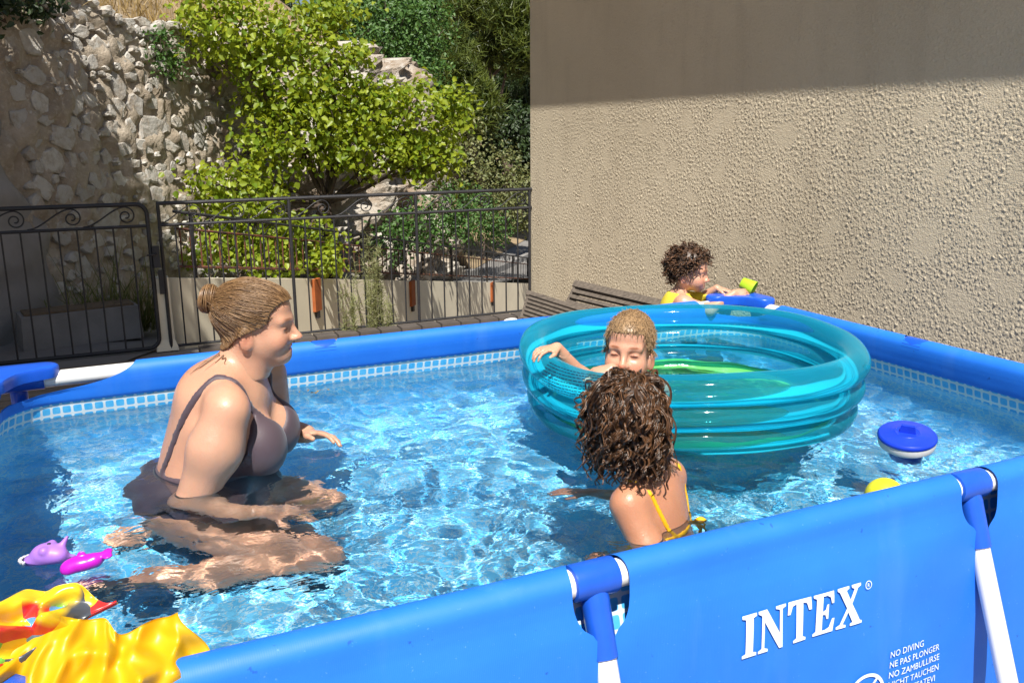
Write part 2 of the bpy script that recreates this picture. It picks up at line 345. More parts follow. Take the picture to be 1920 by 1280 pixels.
# ------------------------------------------------------------------ distance-field modelling of bodies
class Field:
    def __init__(s, lo, hi, h):
        s.lo = np.array(lo, float); s.h = h; s.n = np.ceil((np.array(hi)-s.lo)/h).astype(int)+1
        s.f = np.full(s.n, .2, np.float32); s.ax = [s.lo[i]+h*np.arange(s.n[i]) for i in range(3)]
    def blk(s, lo, hi):
        sl = tuple(slice(max(0, int((lo[i]-s.lo[i])/s.h)), min(int(s.n[i]), int((hi[i]-s.lo[i])/s.h)+2)) for i in range(3))
        if any(q.stop <= q.start for q in sl): return None, None
        g = np.meshgrid(*[s.ax[i][sl[i]] for i in range(3)], indexing='ij'); return sl, np.stack(g, -1)
    def mixin(s, sl, d, k, op):
        a = s.f[sl]
        if op == 'u':
            h = np.maximum(k-np.abs(a-d), 0)/k; s.f[sl] = np.minimum(a, d)-h*h*k/4
        else:
            d = -d; h = np.maximum(k-np.abs(a-d), 0)/k; s.f[sl] = np.maximum(a, d)+h*h*k/4
    def cap(s, a, b, ra, rb, k=.02, op='u'):
        a = np.array(a, float); b = np.array(b, float); m = max(ra, rb)+k+.045
        sl, P = s.blk(np.minimum(a, b)-m, np.maximum(a, b)+m)
        if sl is None: return s
        ab = b-a; t = np.clip(((P-a)@ab)/(ab@ab+1e-12), 0, 1)
        s.mixin(sl, np.linalg.norm(P-a-t[..., None]*ab, axis=-1)-(ra+(rb-ra)*t), k, op); return s
    def ell(s, c, r, k=.02, R=None, op='u'):
        c = np.array(c, float); r = np.array([r]*3 if np.isscalar(r) else r, float); m = r.max()+k+.045
        sl, P = s.blk(c-m, c+m)
        if sl is None: return s
        q = P-c
        if R is not None: q = q@np.asarray(R, float).T
        k0 = np.linalg.norm(q/r, axis=-1); k1 = np.linalg.norm(q/(r*r), axis=-1)+1e-9
        s.mixin(sl, k0*(k0-1)/k1, k, op); return s
    def grid(s): return np.meshgrid(*s.ax, indexing='ij')
    def sample(s, P):
        q = np.clip((np.asarray(P, float)-s.lo)/s.h, 0, np.array(s.n)-1.001); i = q.astype(int); t = q-i; o = 0
        for dx in (0, 1):
            for dy in (0, 1):
                for dz in (0, 1):
                    wgt = (t[..., 0] if dx else 1-t[..., 0])*(t[..., 1] if dy else 1-t[..., 1])*(t[..., 2] if dz else 1-t[..., 2])
                    o = o+wgt*s.f[i[..., 0]+dx, i[..., 1]+dy, i[..., 2]+dz]
        return o
    def grad(s, P):
        e = s.h; P = np.asarray(P, float)
        g = np.stack([s.sample(P+e*np.eye(3)[i])-s.sample(P-e*np.eye(3)[i]) for i in range(3)], -1)
        return g/(np.linalg.norm(g, axis=-1, keepdims=True)+1e-9)
    def snap(s, P, off=0., it=4):
        P = np.array(P, float)
        for _ in range(it): P = P-s.grad(P)*(s.sample(P)-off)[..., None]
        return P
    def mesh(s, f=None, smooth=2):
        f = s.f if f is None else f
        f = np.pad(f, 1, constant_values=.2); ins = f < 0; nx, ny, nz = f.shape
        c = np.zeros((nx-1, ny-1, nz-1), np.int8)
        for dx in (0, 1):
            for dy in (0, 1):
                for dz in (0, 1): c += ins[dx:nx-1+dx, dy:ny-1+dy, dz:nz-1+dz]
        act = (c > 0) & (c < 8); idx = np.full(c.shape, -1, np.int64); ii = np.argwhere(act); idx[act] = np.arange(len(ii))
        acc = np.zeros((len(ii), 3)); cnt = np.zeros(len(ii))
        for ax in range(3):
            o1, o2 = [k for k in range(3) if k != ax]
            for p in (0, 1):
                for q in (0, 1):
                    a = ii.copy(); a[:, o1] += p; a[:, o2] += q; b = a.copy(); b[:, ax] += 1
                    fa = f[tuple(a.T)]; fb = f[tuple(b.T)]; m = (fa < 0) != (fb < 0)
                    t = fa[m]/(fa[m]-fb[m]); acc[m] += a[m]; acc[m, ax] += t; cnt[m] += 1
        V = acc/cnt[:, None]; F = []
        for ax in range(3):
            o1, o2 = (ax+1) % 3, (ax+2) % 3
            sl0 = [slice(1, -1)]*3; sl1 = list(sl0); sl0[ax] = slice(0, -1); sl1[ax] = slice(1, None)
            A = ins[tuple(sl0)]; B = ins[tuple(sl1)]; e = np.argwhere(A != B)
            if len(e) == 0: continue
            av = A[tuple(e.T)]
            g = e.copy(); g[:, o1] += 1; g[:, o2] += 1
            def cid(d1, d2):
                k = g.copy(); k[:, o1] += d1; k[:, o2] += d2; return idx[tuple(k.T)]
            q = np.stack([cid(-1, -1), cid(0, -1), cid(0, 0), cid(-1, 0)], 1)
            q[~av] = q[~av][:, ::-1]; F.append(q)
        F = np.concatenate(F); F = F[(F >= 0).all(1)]
        for _ in range(smooth):
            S = np.zeros_like(V); K = np.zeros(len(V))
            for i in range(4):
                a, b = F[:, i], F[:, (i+1) % 4]
                for ax in range(3): S[:, ax] += np.bincount(a, V[b, ax], len(V))+np.bincount(b, V[a, ax], len(V))
                K += np.bincount(a, minlength=len(V))+np.bincount(b, minlength=len(V))
            V = V*.5+.5*S/np.maximum(K, 1)[:, None]
        return s.lo+(V-1)*s.h, F
def add_tone(o, fn):
    """real colour differences of skin: lips, brows, flushed cheeks; shade round eyes and in the mouth slit is painted too"""
    me = o.data; P = np.zeros(len(me.vertices)*3, np.float32); me.vertices.foreach_get('co', P); P = P.reshape(-1, 3)
    t = fn(P); a = me.attributes.new('tone', 'FLOAT_COLOR', 'POINT')
    a.data.foreach_set('color', np.concatenate([t, np.ones((len(t), 1))], 1).astype(np.float32).ravel())
# ================================================================== the setting
def rng_(s): return np.random.default_rng(s)
# ---- ground reaching the horizon, terrace, deck
g = MB(); R_ = 900
g.raw([(-R_, -R_, -3.2), (R_, -R_, -3.2), (R_, R_, -3.2), (-R_, R_, -3.2)], [(0, 1, 2, 3)])
tag(g.build('ground', 'dry_ground', smooth=False), kind='structure')
t = MB(); t.box((-2.2, -1.0, -.26), (11.6, 12.9, .5)); terrace = tag(t.build('terrace', 'paving', smooth=False), kind='structure')
rg = rng_(5)
for i in range(21):
    y = 2.30+i*.137; x1 = 3.52 if y < 4.6 else 3.52
    mb = MB(); mb.box((1.0+rg.uniform(-.02, .02), y, .012+rg.uniform(-.001, .002)), (5.0, .128, .022)); mb.build('plank', 'deck', terrace, smooth=False)
tile_mesh = None
for i in range(16):
    x = .95+i*.166
    mb = MB(); mb.box((x, 5.26, .018+rg.uniform(-.001, .002)), (.155, .15, .03), taper=.96); mb.build('tile', 'dark_tile', terrace, smooth=False)

# ---- path beyond the gate, running down along the stone wall
SO = np.array([-.28, 6.31, 0.]); SD = np.array([.682, .7314, 0.]); SN = np.array([.7314, -.682, 0.])   # wall foot, along, outward
BAT = math.radians(7); SUP = np.array([-SN[0]*math.sin(BAT), -SN[1]*math.sin(BAT), math.cos(BAT)]); SNN = SN*math.cos(BAT)+np.array([0, 0, math.sin(BAT)])
def path_z(s): return -.11*np.clip(s, 0, 12)-.02*np.clip(s-12, 0, 30)
CW = [np.array(p) for p in ((.66, 5.46, .52), (2.072, 7.147, .165), (5.975, 11.737, -.853), (7.9, 14.0, -1.36))]   # top of the cream boundary wall
cdir = (CW[2]-CW[1]); cdir[2] = 0; cdir /= np.linalg.norm(cdir); cn = np.array([cdir[1], -cdir[0], 0])
ss = np.linspace(-6, 34, 81); V = []
for s in ss:
    o_ = SO+SD*s; lim = ((CW[1]-o_)@cn)/(SN@cn)-.02
    wd = lim if s < 10.5 else lim+(s-10.5)*.45
    a = o_-SN*(.6 if s < 9 else .6+(s-9)*.12); b = o_+SN*wd; z = path_z(s)
    V.append([(*(a+(b-a)*q)[:2], z+.006) for q in np.linspace(0, 1, 7)])
mb = MB(); mb.grid(V); tag(mb.build('path', 'asphalt'), kind='structure')
# sunken planting bed between terrace and cream wall
mb = MB(); V = [[(x, y, -.38-.26*max(0, y-5.45)+.03*math.sin(7*x+3*y)) for y in np.linspace(5.46, 16, 24)] for x in np.linspace(.4, 11, 24)]
# cut to the terrace side of the cream wall
V = np.array(V); dist = (V[..., :2]-CW[0][:2])@cn[:2]
V[..., :2] += np.where(dist < .06, .06-dist, 0)[..., None]*cn[:2]
mb.grid(V, flip=True); tag(mb.build('planting_bed', 'soil'), kind='structure')
# kerb stones along the far bend of the path
for i in range(26):
    s = 9.2+i*.42; p = SO+SD*s+SN*(-.2-.10*(s-9.2)+.55*math.sin((s-9)*.16)); z = path_z(s)
    mb = MB(); mb.box((p[0], p[1], z+.06), (.40, .12, .13), np.array([SD, np.cross([0, 0, 1], SD), [0, 0, 1]]), .95)
    mb.build('kerb_stone', 'concrete', bpy.data.objects['path'], smooth=False)
# ---- hillside
ns, nq = 120, 60
S_, Q_ = np.meshgrid(np.linspace(-12, 70, ns), np.linspace(0, 60, nq)**1.0, indexing='ij')
hn = fnoise(nq, ns, .7, 2, 12, 4)
wallh = 2.42; blend = np.clip((S_-7.8)/4, 0, 1)
Z1 = wallh+.02+.50*Q_+.0*S_; Z2 = path_z(np.clip(S_, 0, 40))+.02+.42*np.maximum(Q_-.35, 0)
Z = Z1*(1-blend)+Z2*blend+hn*.25*np.clip(Q_/3, 0, 1)
base = SO+SD*S_[..., None]-SN*(Q_[..., None]+.42+.12*np.clip(S_-9, 0, 60)[..., None])
V = np.stack([base[..., 0], base[..., 1], Z], -1)
mb = MB(); mb.grid(V, flip=False); tag(mb.build('hillside', 'dry_ground'), kind='structure')

# ---- stone retaining wall with its stones
wall = thing('stone_wall', (float(SO[0]), float(SO[1]), 0), 'rough retaining wall of pale stones in brown mortar, left half in shade', 'wall')
nu, nv = 150, 70
U, H = np.meshgrid(np.linspace(-3, 3.6, nu), np.linspace(-.5, 1, nv), indexing='ij')
top = 2.60+.10*np.sin(U*2.1)+.06*np.sin(U*5.3+1)-.10*np.clip(U-2.4, 0, 2)
H = np.where(H < 0, H, H*top)
nz = fnoise(nv, nu, .044, .15, .9, 9)*.022+fnoise(nv, nu, .044, .08, .2, 10)*.010
Vw = SO+SD*U[..., None]+SUP*H[..., None]+SNN*nz[..., None]
back = Vw[:, -1]-SN*.5; Vb = np.concatenate([Vw, back[:, None]], 1)
mb = MB(); mb.grid(Vb); mb.build('mortar_face', 'mortar', wall)
STONES = [(.9,2.36,.23,.14),(.52,2.23,.09,.15),(.69,2.23,.18,.15),(.77,2.23,.07,.08),(1.03,2.17,.1,.07),(.81,2.11,.07,.05),(.48,2.1,.07,.05),(.69,1.97,.2,.12),(.93,1.99,.08,.09),(.85,1.95,.04,.04),(.88,1.87,.06,.06),(1.12,2.0,.18,.19),(.46,1.85,.15,.12),(.64,1.78,.15,.13),(.84,1.73,.13,.09),(1.02,1.77,.16,.16),(1.21,1.8,.15,.12),(1.57,1.94,.14,.17),(1.5,1.75,.18,.14),(1.74,1.78,.2,.16),(1.99,1.82,.15,.13),(2.36,2.04,.16,.22),(.44,1.62,.16,.18),(.67,1.64,.13,.07),(.97,1.61,.1,.09),(1.18,1.66,.15,.11),(1.11,1.52,.19,.13),(.83,1.5,.21,.16),(.54,1.49,.09,.12),(1.08,1.35,.18,.12),(.64,1.32,.18,.16),(.88,1.32,.07,.11),(1.25,1.33,.09,.11),(1.4,1.58,.13,.13),(1.62,1.58,.13,.14),(1.89,1.58,.27,.18),(2.09,1.62,.12,.17),(2.29,1.63,.13,.1),(1.53,1.4,.18,.11),(1.76,1.4,.18,.15),(1.96,1.39,.09,.07),(2.15,1.41,.18,.13),(2.34,1.45,.12,.15),(2.58,1.45,.14,.11),(2.76,1.41,.21,.14),(1.59,1.27,.13,.07),(1.94,1.22,.1,.07),(2.11,1.23,.09,.09),(1.79,1.17,.12,.13),(1.98,1.1,.17,.12),(1.61,1.1,.19,.13),(1.37,1.12,.13,.11),(1.12,1.13,.16,.15),(.82,1.19,.19,.07),(.51,1.12,.14,.14),(.69,1.05,.17,.16),(.94,1.05,.18,.12),(1.83,.98,.15,.13),(1.21,.97,.22,.12),(2.34,1.14,.11,.09),(1.27,2.37,.17,.1),(1.17,2.4,.12,.07),(1.43,2.26,.2,.14),(1.32,2.12,.09,.11),(1.64,2.29,.18,.09),(1.53,2.52,.13,.08),(1.78,2.39,.17,.1),(2.09,2.54,.15,.08),(1.26,2.5,.15,.07),(1.19,2.25,.09,.09),(1.38,2.43,.11,.06),(1.66,2.57,.11,.06),(1.89,2.51,.15,.07),(2.21,2.44,.13,.08),(1.57,2.4,.13,.09),(1.11,2.53,.12,.06),(1.19,2.59,.12,.06),(1.37,2.58,.15,.07),(1.79,2.19,.09,.08),(2.1,2.0,.15,.1),(1.93,2.04,.12,.1),(2.53,2.2,.17,.14),(2.48,1.69,.11,.1),(2.65,1.6,.15,.11),(2.36,1.84,.12,.1),(.63,.92,.08,.05),(.79,.89,.1,.06),(1.11,.8,.24,.18),(.59,.73,.21,.16),(.8,.74,.07,.06),(.96,.63,.16,.09),(1.21,.59,.11,.08),(.4,.53,.14,.08),(.1,.5,.1,.09),(.74,.42,.15,.16),(.1,.3,.23,.14),(.58,.42,.08,.1),(.05,.66,.08,.07),(.28,.74,.09,.08),(.25,.37,.09,.07),(1.14,.46,.09,.08),(1.45,.61,.12,.08),(1.38,.48,.14,.09),(1.51,.39,.12,.08),(.15,.85,.07,.06),(.89,.29,.1,.08),(1.12,.28,.11,.08)]
def stone_mesh(mb, s, h, w_, hh, seed, proud=.04, squash=1.0):
    r = rng_(seed); k = r.integers(7, 11); a0 = r.uniform(0, 6.28)
    th = a0+np.arange(k)*2*math.pi/k+r.uniform(-.25, .25, k); rad = r.uniform(.62, 1.15, k)
    c = SO+SD*s+SUP*h
    def ring(f, d): return [c+SD*(math.cos(t_)*q*f*w_*.55)+SUP*(math.sin(t_)*q*f*hh*.55)+SNN*(d+r.uniform(-.006, .006)) for t_, q in zip(th, rad)]
    V = ring(1., -.05)+ring(1.0, proud*.45)+ring(.84, proud)+[c+SNN*(proud*1.12)+SD*r.uniform(-.1, .1)*w_]
    F = []
    for j in range(k):
        n1 = (j+1) % k
        F += [(j, n1, k+n1, k+j), (k+j, k+n1, 2*k+n1, 2*k+j), (2*k+j, 2*k+n1, 3*k)]
    mb.raw(V, F)
placed = []
for i, (s, h, w_, hh) in enumerate(STONES):
    mb = MB(); stone_mesh(mb, s, h, w_*1.32, hh*1.32, 100+i, .006+.055*min(w_, hh)); mb.build('stone', 'stone', wall, smooth=False); placed.append((s, h, max(w_, hh)*.55))
rs = rng_(77); tries = 0; extra = 0
while extra < 270 and tries < 30000:
    tries += 1
    if rs.random() < .55: s, h, sz = rs.uniform(.9, 3.5), rs.uniform(2.0, 2.62), rs.uniform(.06, .15)
    else: s, h, sz = rs.uniform(-1.2, 3.5), rs.uniform(.05, 2.5), rs.uniform(.04, .13)
    if h > 2.55-.10*max(0, s-2.4) or s < .35: continue
    if all((s-a)**2+(h-b)**2 > (sz*.5+c*.92)**2 for a, b, c in placed):
        mb = MB(); stone_mesh(mb, s, h, sz*rs.uniform(.9, 1.4), sz*rs.uniform(.7, 1.1), 900+extra, .02+.14*sz); mb.build('stone', 'stone', wall, smooth=False)
        placed.append((s, h, sz*.55)); extra += 1
for i in range(26):   # coping stones along the top edge
    s = .3+i*.128; tp = 2.60+.10*math.sin(s*2.1)+.06*math.sin(s*5.3+1)-.10*max(0, s-2.4)
    mb = MB(); stone_mesh(mb, s, tp-.02, rs.uniform(.1, .18), rs.uniform(.07, .12), 1500+i, rs.uniform(.03, .09)); mb.build('stone', 'stone', wall, smooth=False)
# plastered end of the wall
U, H = np.meshgrid(np.linspace(-3, .42, 50), np.linspace(-.2, 2.75, 50), indexing='ij')
edge = .30+.09*np.sin(H*3.1)+.05*np.sin(H*8+1)-.10*(H-1.2)
U2 = -3+(U+3)/3.42*(edge+3)
nz = fnoise(50, 50, .06, .2, 1.2, 12)*.012+.055*np.clip((edge-U2)/.10, 0, 1)**.5
mb = MB(); mb.grid(SO+SD*U2[..., None]+SUP*H[..., None]+SNN*nz[..., None]); mb.build('plaster_patch', 'plaster', wall)
# ---- natural rock continuing the wall
U, H = np.meshgrid(np.linspace(2.9, 9.2, 130), np.linspace(0, 1, 60), indexing='ij')
top = 2.55-.9*np.clip((U-7.6)/1.5, 0, 1)**2*2.2+.16*np.sin(U*3.3)
foot = path_z(U)-.3
Hh = foot+(top-foot)*H
nz = fnoise(60, 130, .05, .4, 2.2, 21)*.16+fnoise(60, 130, .05, .1, .4, 22)*.05
P = SO+SD*U[..., None]+SNN*(nz-.05-.12*H)[..., None]; P[..., 2] = Hh+nz*.3
P = np.concatenate([P, (P[:, -1]-SN*.7)[:, None]], 1)
mb = MB(); mb.grid(P); tag(shift(mb.build('rock_face', 'rock', smooth=False), (float(SO[0]+SD[0]*6), float(SO[1]+SD[1]*6), -.6)), 'weathered pale natural rock face behind the bright green fruit tree', 'rock')

# ---- concrete planter at the foot of the wall
pl = thing('planter', (.12, 6.02, 0), 'low grey concrete trough at the foot of the shaded stone wall', 'planter')
ax_ = np.array([[.985, .17, 0], [-.17, .985, 0], [0, 0, 1]])
mb = MB(); mb.box((.12, 6.02, .125), (.82, .30, .25), ax_, .97); mb.build('trough', 'concrete', pl, smooth=False)
mb = MB(); mb.box((.12, 6.02, .256), (.74, .22, .02), ax_); mb.build('soil', 'soil', pl, smooth=False)

# ---- house on the right: roughcast wall under a roof overhang
HX, HY = 3.60, 5.42
house = thing('house', (5.6, 0.5, 0), 'house with beige roughcast wall, its upper part shaded by the eaves', 'house')
dxx = .0048; y0, y1, z0_, z1 = .45, HY, .0, 2.62
ny_, nz_ = int((y1-y0)/dxx), int((z1-z0_)/dxx)
lump = fnoise(ny_, nz_, dxx, .0095, .019, 31); big = fnoise(ny_, nz_, dxx, .018, .038, 32); patch = fnoise(ny_, nz_, dxx, .16, .6, 33)
Yg, Zg = np.meshgrid(np.linspace(y0, y1, ny_), np.linspace(z0_, z1, nz_))
tall = np.clip((patch+2.0)/1.2, .35, 1.)
near = np.clip((y1+1.4-Yg)/2.6, .6, .85)
fine = fnoise(ny_, nz_, dxx, .02, .05, 34)
D = (np.clip(lump+.5*fine, -.8, 2.4)*.00125*(1+.35*big)+np.maximum(big-.6, 0)*.0010)*tall*near
D *= np.clip((y1-Yg)/.03, 0, 1)
V = np.stack([HX-D, Yg, Zg], -1).reshape(-1, 3); i = np.arange(ny_*nz_).reshape(nz_, ny_)
F = np.stack([i[:-1, :-1], i[1:, :-1], i[1:, 1:], i[:-1, 1:]], -1).reshape(-1, 4)
mesh_obj('roughcast_wall', V, F, 'roughcast', house)
mb = MB(); mb.box((HX+2.003, .5, 2.5), (3.99, 9.83, 5.1)); mb.build('wall_core', 'roughcast', house, smooth=False)
mb = MB()
EZ, OV = 3.14, .383
for yy in (1,): pass
mb.raw([(HX-OV, -4.6, EZ), (HX-OV, HY+.15, EZ), (HX+3, HY+.15, EZ+1.2), (HX+3, -4.6, EZ+1.2), (HX-OV, -4.6, EZ+.09), (HX-OV, HY+.15, EZ+.09), (HX+3, HY+.15, EZ+1.29), (HX+3, -4.6, EZ+1.29)],
       [(0, 1, 2, 3), (4, 7, 6, 5), (0, 4, 5, 1), (1, 5, 6, 2), (2, 6, 7, 3), (3, 7, 4, 0)])
roof = mb.build('roof', 'rust_plate', house, smooth=False)

# ---- wrought-iron railing and gate
def spiral(cx, cz, y, R0=.060, turns=1.55, tail=.235, zb=0, n=40):
    a = np.linspace(0, turns*2*math.pi, n); r = R0*(1-.80*(a/a[-1])**.85)
    th = math.pi/2-a; P = np.stack([cx+r*np.cos(th), np.full(n, y), cz+r*np.sin(th)], 1)
    t_ = np.linspace(0, 1, 14)[:-1]; x0, z0 = cx-tail, zb; x1, z1 = cx, cz+R0
    T = np.stack([x0+(x1-x0)*t_, np.full(13, y), z0+(z1-z0)*(t_*t_*(3-2*t_))], 1)
    return np.concatenate([T, P])
def bar(parent, name, a, b, r, mat='iron', n=6):
    mb = MB(); mb.tube([a, b], r, n); return mb.build(name, mat, parent, angle=40)
FY, FT, FM, FB = 5.40, 1.045, .895, .03
fence = thing('iron_railing', (1.9, FY, 0), 'black wrought-iron terrace railing with scrollwork between gate and house', 'railing')
def bz(x): return FB-.0*(x)
posts = [.70, 1.60, 2.585, 3.58]
for x in posts: bar(fence, 'post', (x, FY, -.03), (x, FY, FT), .0125, n=8)
bar(fence, 'top_rail', (.69, FY, FT), (3.60, FY, FT), .0135, n=8); bar(fence, 'middle_rail', (.70, FY, FM), (3.60, FY, FM), .011, n=8); bar(fence, 'bottom_rail', (.70, FY, FB), (3.60, FY, FB), .010, n=8)
for a, b in zip(posts[:-1], posts[1:]):
    for k in range(1, 9):
        x = a+(b-a)*k/9; bar(fence, 'bar', (x, FY, FB), (x, FY, FM), .0062)
    for k in range(3):
        cx = a+(b-a)*(k+.76)/3; mb = MB(); mb.tube(spiral(cx, (FM+FT)/2-.004, FY, .058, zb=FM+.01), .0045, 5); mb.build('scroll', 'iron', fence)
gate = thing('iron_gate', (.1, FY, 0), 'black wrought-iron gate with three scrolls and rounded corner, mostly in shade', 'gate')
gx = .625
arc = [(gx-.07+.07*math.sin(a), FY, FT-.07+.07*math.cos(a)) for a in np.linspace(0, math.pi/2, 7)]
arc2 = [(gx-.07+.07*math.cos(a), FY, FB+.06-.07*math.sin(a)+.01) for a in np.linspace(0, math.pi/2, 7)]
mb = MB(); mb.tube([(-.9, FY, FT+.005)]+arc+arc2+[(-.9, FY, FB)], .0145, 8); mb.build('frame', 'iron', gate)
bar(gate, 'middle_rail', (-.9, FY, FM), (gx, FY, FM), .011, n=8); bar(gate, 'stile', (-.9, FY, 0), (-.9, FY, FT), .016, n=8)
for k in range(12): x = gx-.112*(k+1)-.0; bar(gate, 'bar', (x, FY, FB), (x, FY, FM), .0066)
for k in range(4): mb = MB(); mb.tube(spiral(gx-.135-k*.335, (FM+FT)/2-.002, FY, .062, tail=.27, zb=FM+.01), .0055, 5); mb.build('scroll', 'iron', gate)
mb = MB(); mb.box((gx+.032, FY-.012, .68), (.046, .05, .15)); lk = mb.build('lock_box', 'iron', gate, smooth=False)
mb = MB(); mb.tube([(gx+.03, FY-.04, .70), (gx+.03, FY-.07, .70), (gx-.03, FY-.075, .70)], .007, 6); mb.build('handle', 'iron', lk)
mb = MB(); mb.box((gx+.05, FY-.012, .50), (.032, .03, .17)); mb.build('latch_plate', 'iron', gate, smooth=False)
# ---- cream pillar and boundary wall with its second, rusting railing
pillar = thing('pillar', (.67, 5.47, 0), 'short cream rendered pillar beside the gate, flared at its foot', 'pillar')
mb = MB(); prof = [(0, .075, .075), (.03, .07, .07), (.08, .055, .055), (.20, .052, .052), (.525, .05, .05)]
V = [[(.675+sx*a, 5.46+sy*b, z) for sx, sy in ((-1, -1), (1, -1), (1, 1), (-1, 1), (-1, -1))] for z, a, b in prof]
mb.grid(V, flip=True); mb.raw([(.625, 5.41, .525), (.725, 5.41, .525), (.725, 5.51, .525), (.625, 5.51, .525)], [(0, 1, 2, 3)]); mb.build('shaft', 'cream_wall', pillar, smooth=False)
bw = thing('boundary_wall', (3.0, 8.3, -.6), 'cream rendered low wall running downhill behind the black railing', 'wall')
pts = [CW[0]+(CW[1]-CW[0])*.06]+CW[1:]
mb = MB(); V = []
for p in pts:
    V.append([p+np.array([0, 0, -2.0])+cn*.07, p+cn*.07, p-cn*.07, p+np.array([0, 0, -2.0])-cn*.07])
mb.grid(V, flip=False); q = V[0]; mb.raw(q, [(0, 1, 2, 3)]); mb.build('wall_body', 'cream_wall', bw, smooth=False)
def cwp(s):
    d = [0]; [d.append(d[-1]+np.linalg.norm(b[:2]-a[:2])) for a, b in zip(CW[:-1], CW[1:])]
    return np.array([np.interp(s, d, [c[i] for c in CW]) for i in range(3)]), d[-1]
_, CL = cwp(0)
rail2 = thing('rusty_railing', (3.0, 8.3, 0), 'second iron railing, rusty at its foot, descending along the cream wall', 'railing')
zv = lambda z: np.array([0, 0, z])
sr = np.linspace(.25, CL-.1, 14)
for nm, z, r, m in (('top_rail', .487, .013, 'iron'), ('middle_rail', .365, .010, 'rust_iron'), ('bottom_rail', .086, .012, 'rust_iron')):
    mb = MB(); mb.tube([cwp(s)[0]+zv(z) for s in sr], r, 6); mb.build(nm, m, rail2)
k = 0
while .3+k*.125 < CL-.1:
    s = .3+k*.125; p = cwp(s)[0]; bar(rail2, 'bar', p+zv(.086), p+zv(.365), .0065, 'rust_iron' if s < 5 else 'iron', 5); k += 1
for s in (.45, 2.24, 3.5, 4.74, 6.5, 8.27, 9.9, 11.0):
    if s < CL: p = cwp(s)[0]; bar(rail2, 'post', p+zv(-.05), p+zv(.487), .016, 'iron', 6)
for k in range(34):
    s = .5+k*.32
    if s+.3 > CL: break
    p = cwp(s)[0]; P = spiral(.2, .426, 0, .05, zb=.372, tail=.2, n=26); mb = MB(); mb.tube([cwp(s+q[0])[0]+zv(q[2]) for q in P], .0045, 4); mb.build('scroll', 'iron', rail2)
for s, wd in ((2.24, .085), (4.74, .085), (8.27, .085)):
    p = cwp(s)[0]+cn*.085; mb = MB(); mb.box(p+zv(-.155), (wd*1.5, .035, .31), np.array([cdir, -cn, [0, 0, 1]])); pt = mb.build('post_bracket', 'rust_plate', rail2, smooth=False)
    mb = MB(); mb.box(p+zv(-.345), (.05, .03, .07), np.array([cdir, -cn, [0, 0, 1]])); mb.build('bracket_foot', 'iron', pt, smooth=False)

# ================================================================== vegetation
def leaf_arrays(P, size, seed, droop=.3, up=.55, wide=.62, simple=False, out=None):
    """leaf faces at points P: two folded halves per leaf"""
    r = rng_(seed); n = len(P); sz = size*r.uniform(.65, 1.25, n)[:, None]
    nrm = r.standard_normal((n, 3))*.75+np.array([-.15, -.35, up])
    if out is not None: nrm = nrm+out*.5
    nrm /= np.linalg.norm(nrm, axis=1, keepdims=True)
    ax = r.standard_normal((n, 3))+np.array([0, 0, -droop]); ax -= (ax*nrm).sum(1, keepdims=True)*nrm; ax /= np.linalg.norm(ax, axis=1, keepdims=True)
    sd = np.cross(nrm, ax); lift = nrm*sz*.16
    if simple:
        V = np.stack([P, P+ax*sz*.5+sd*sz*wide*.5, P+ax*sz, P+ax*sz*.5-sd*sz*wide*.5], 1)
        F = np.arange(n)[:, None]*4+np.array([[0, 1, 2, 3]])
        return V.reshape(-1, 3), F, np.repeat(r.random(n), 4)
    V = np.stack([P, P+ax*sz*.28+sd*sz*wide*.5+lift, P+ax*sz*.68+sd*sz*wide*.36+lift*.8, P+ax*sz-lift*.5, P+ax*sz*.68-sd*sz*wide*.36+lift*.8, P+ax*sz*.28-sd*sz*wide*.5+lift], 1)
    F = (np.arange(n)[:, None, None]*6+np.array([[[0, 1, 2, 3], [0, 3, 4, 5]]])).reshape(-1, 4)
    return V.reshape(-1, 3), F, np.repeat(r.random(n), 6)
def clumps(lobes, per_m2, nleaf, spread, seed, shell=.55):
    """points in leaf clumps spread through ellipsoid lobes (centre, radii)"""
    r = rng_(seed); out = []; nr = []
    for c, rad in lobes:
        rad = np.array(rad, float); area = 4*math.pi*((rad[0]*rad[1])**1.6/3+(rad[0]*rad[2])**1.6/3+(rad[1]*rad[2])**1.6/3)**(1/1.6)
        k = max(3, int(area*per_m2)); d = r.standard_normal((k, 3)); d /= np.linalg.norm(d, axis=1, keepdims=True)
        q = d*(shell+(1-shell)*r.random((k, 1))**.5)*rad*r.uniform(.8, 1.12, (k, 1))+np.array(c)
        m = r.integers(nleaf//2, nleaf+nleaf//2, k); idx = np.repeat(np.arange(k), m)
        out.append(q[idx]+r.standard_normal((len(idx), 3))*spread*np.array([1, 1, .7])); nr.append(d[idx])
    return np.concatenate(out), np.concatenate(nr)
def branch(mb, a, b, r0, r1, seed, wob=.12, n=7):
    r = rng_(seed); a = np.array(a, float); b = np.array(b, float); t_ = np.linspace(0, 1, n)[:, None]
    P = a+(b-a)*t_+np.cumsum(r.standard_normal((n, 3)), 0)*wob*np.linalg.norm(b-a)/n*np.sin(t_*math.pi)
    mb.tube(P, np.linspace(r0, r1, n), 7); return P
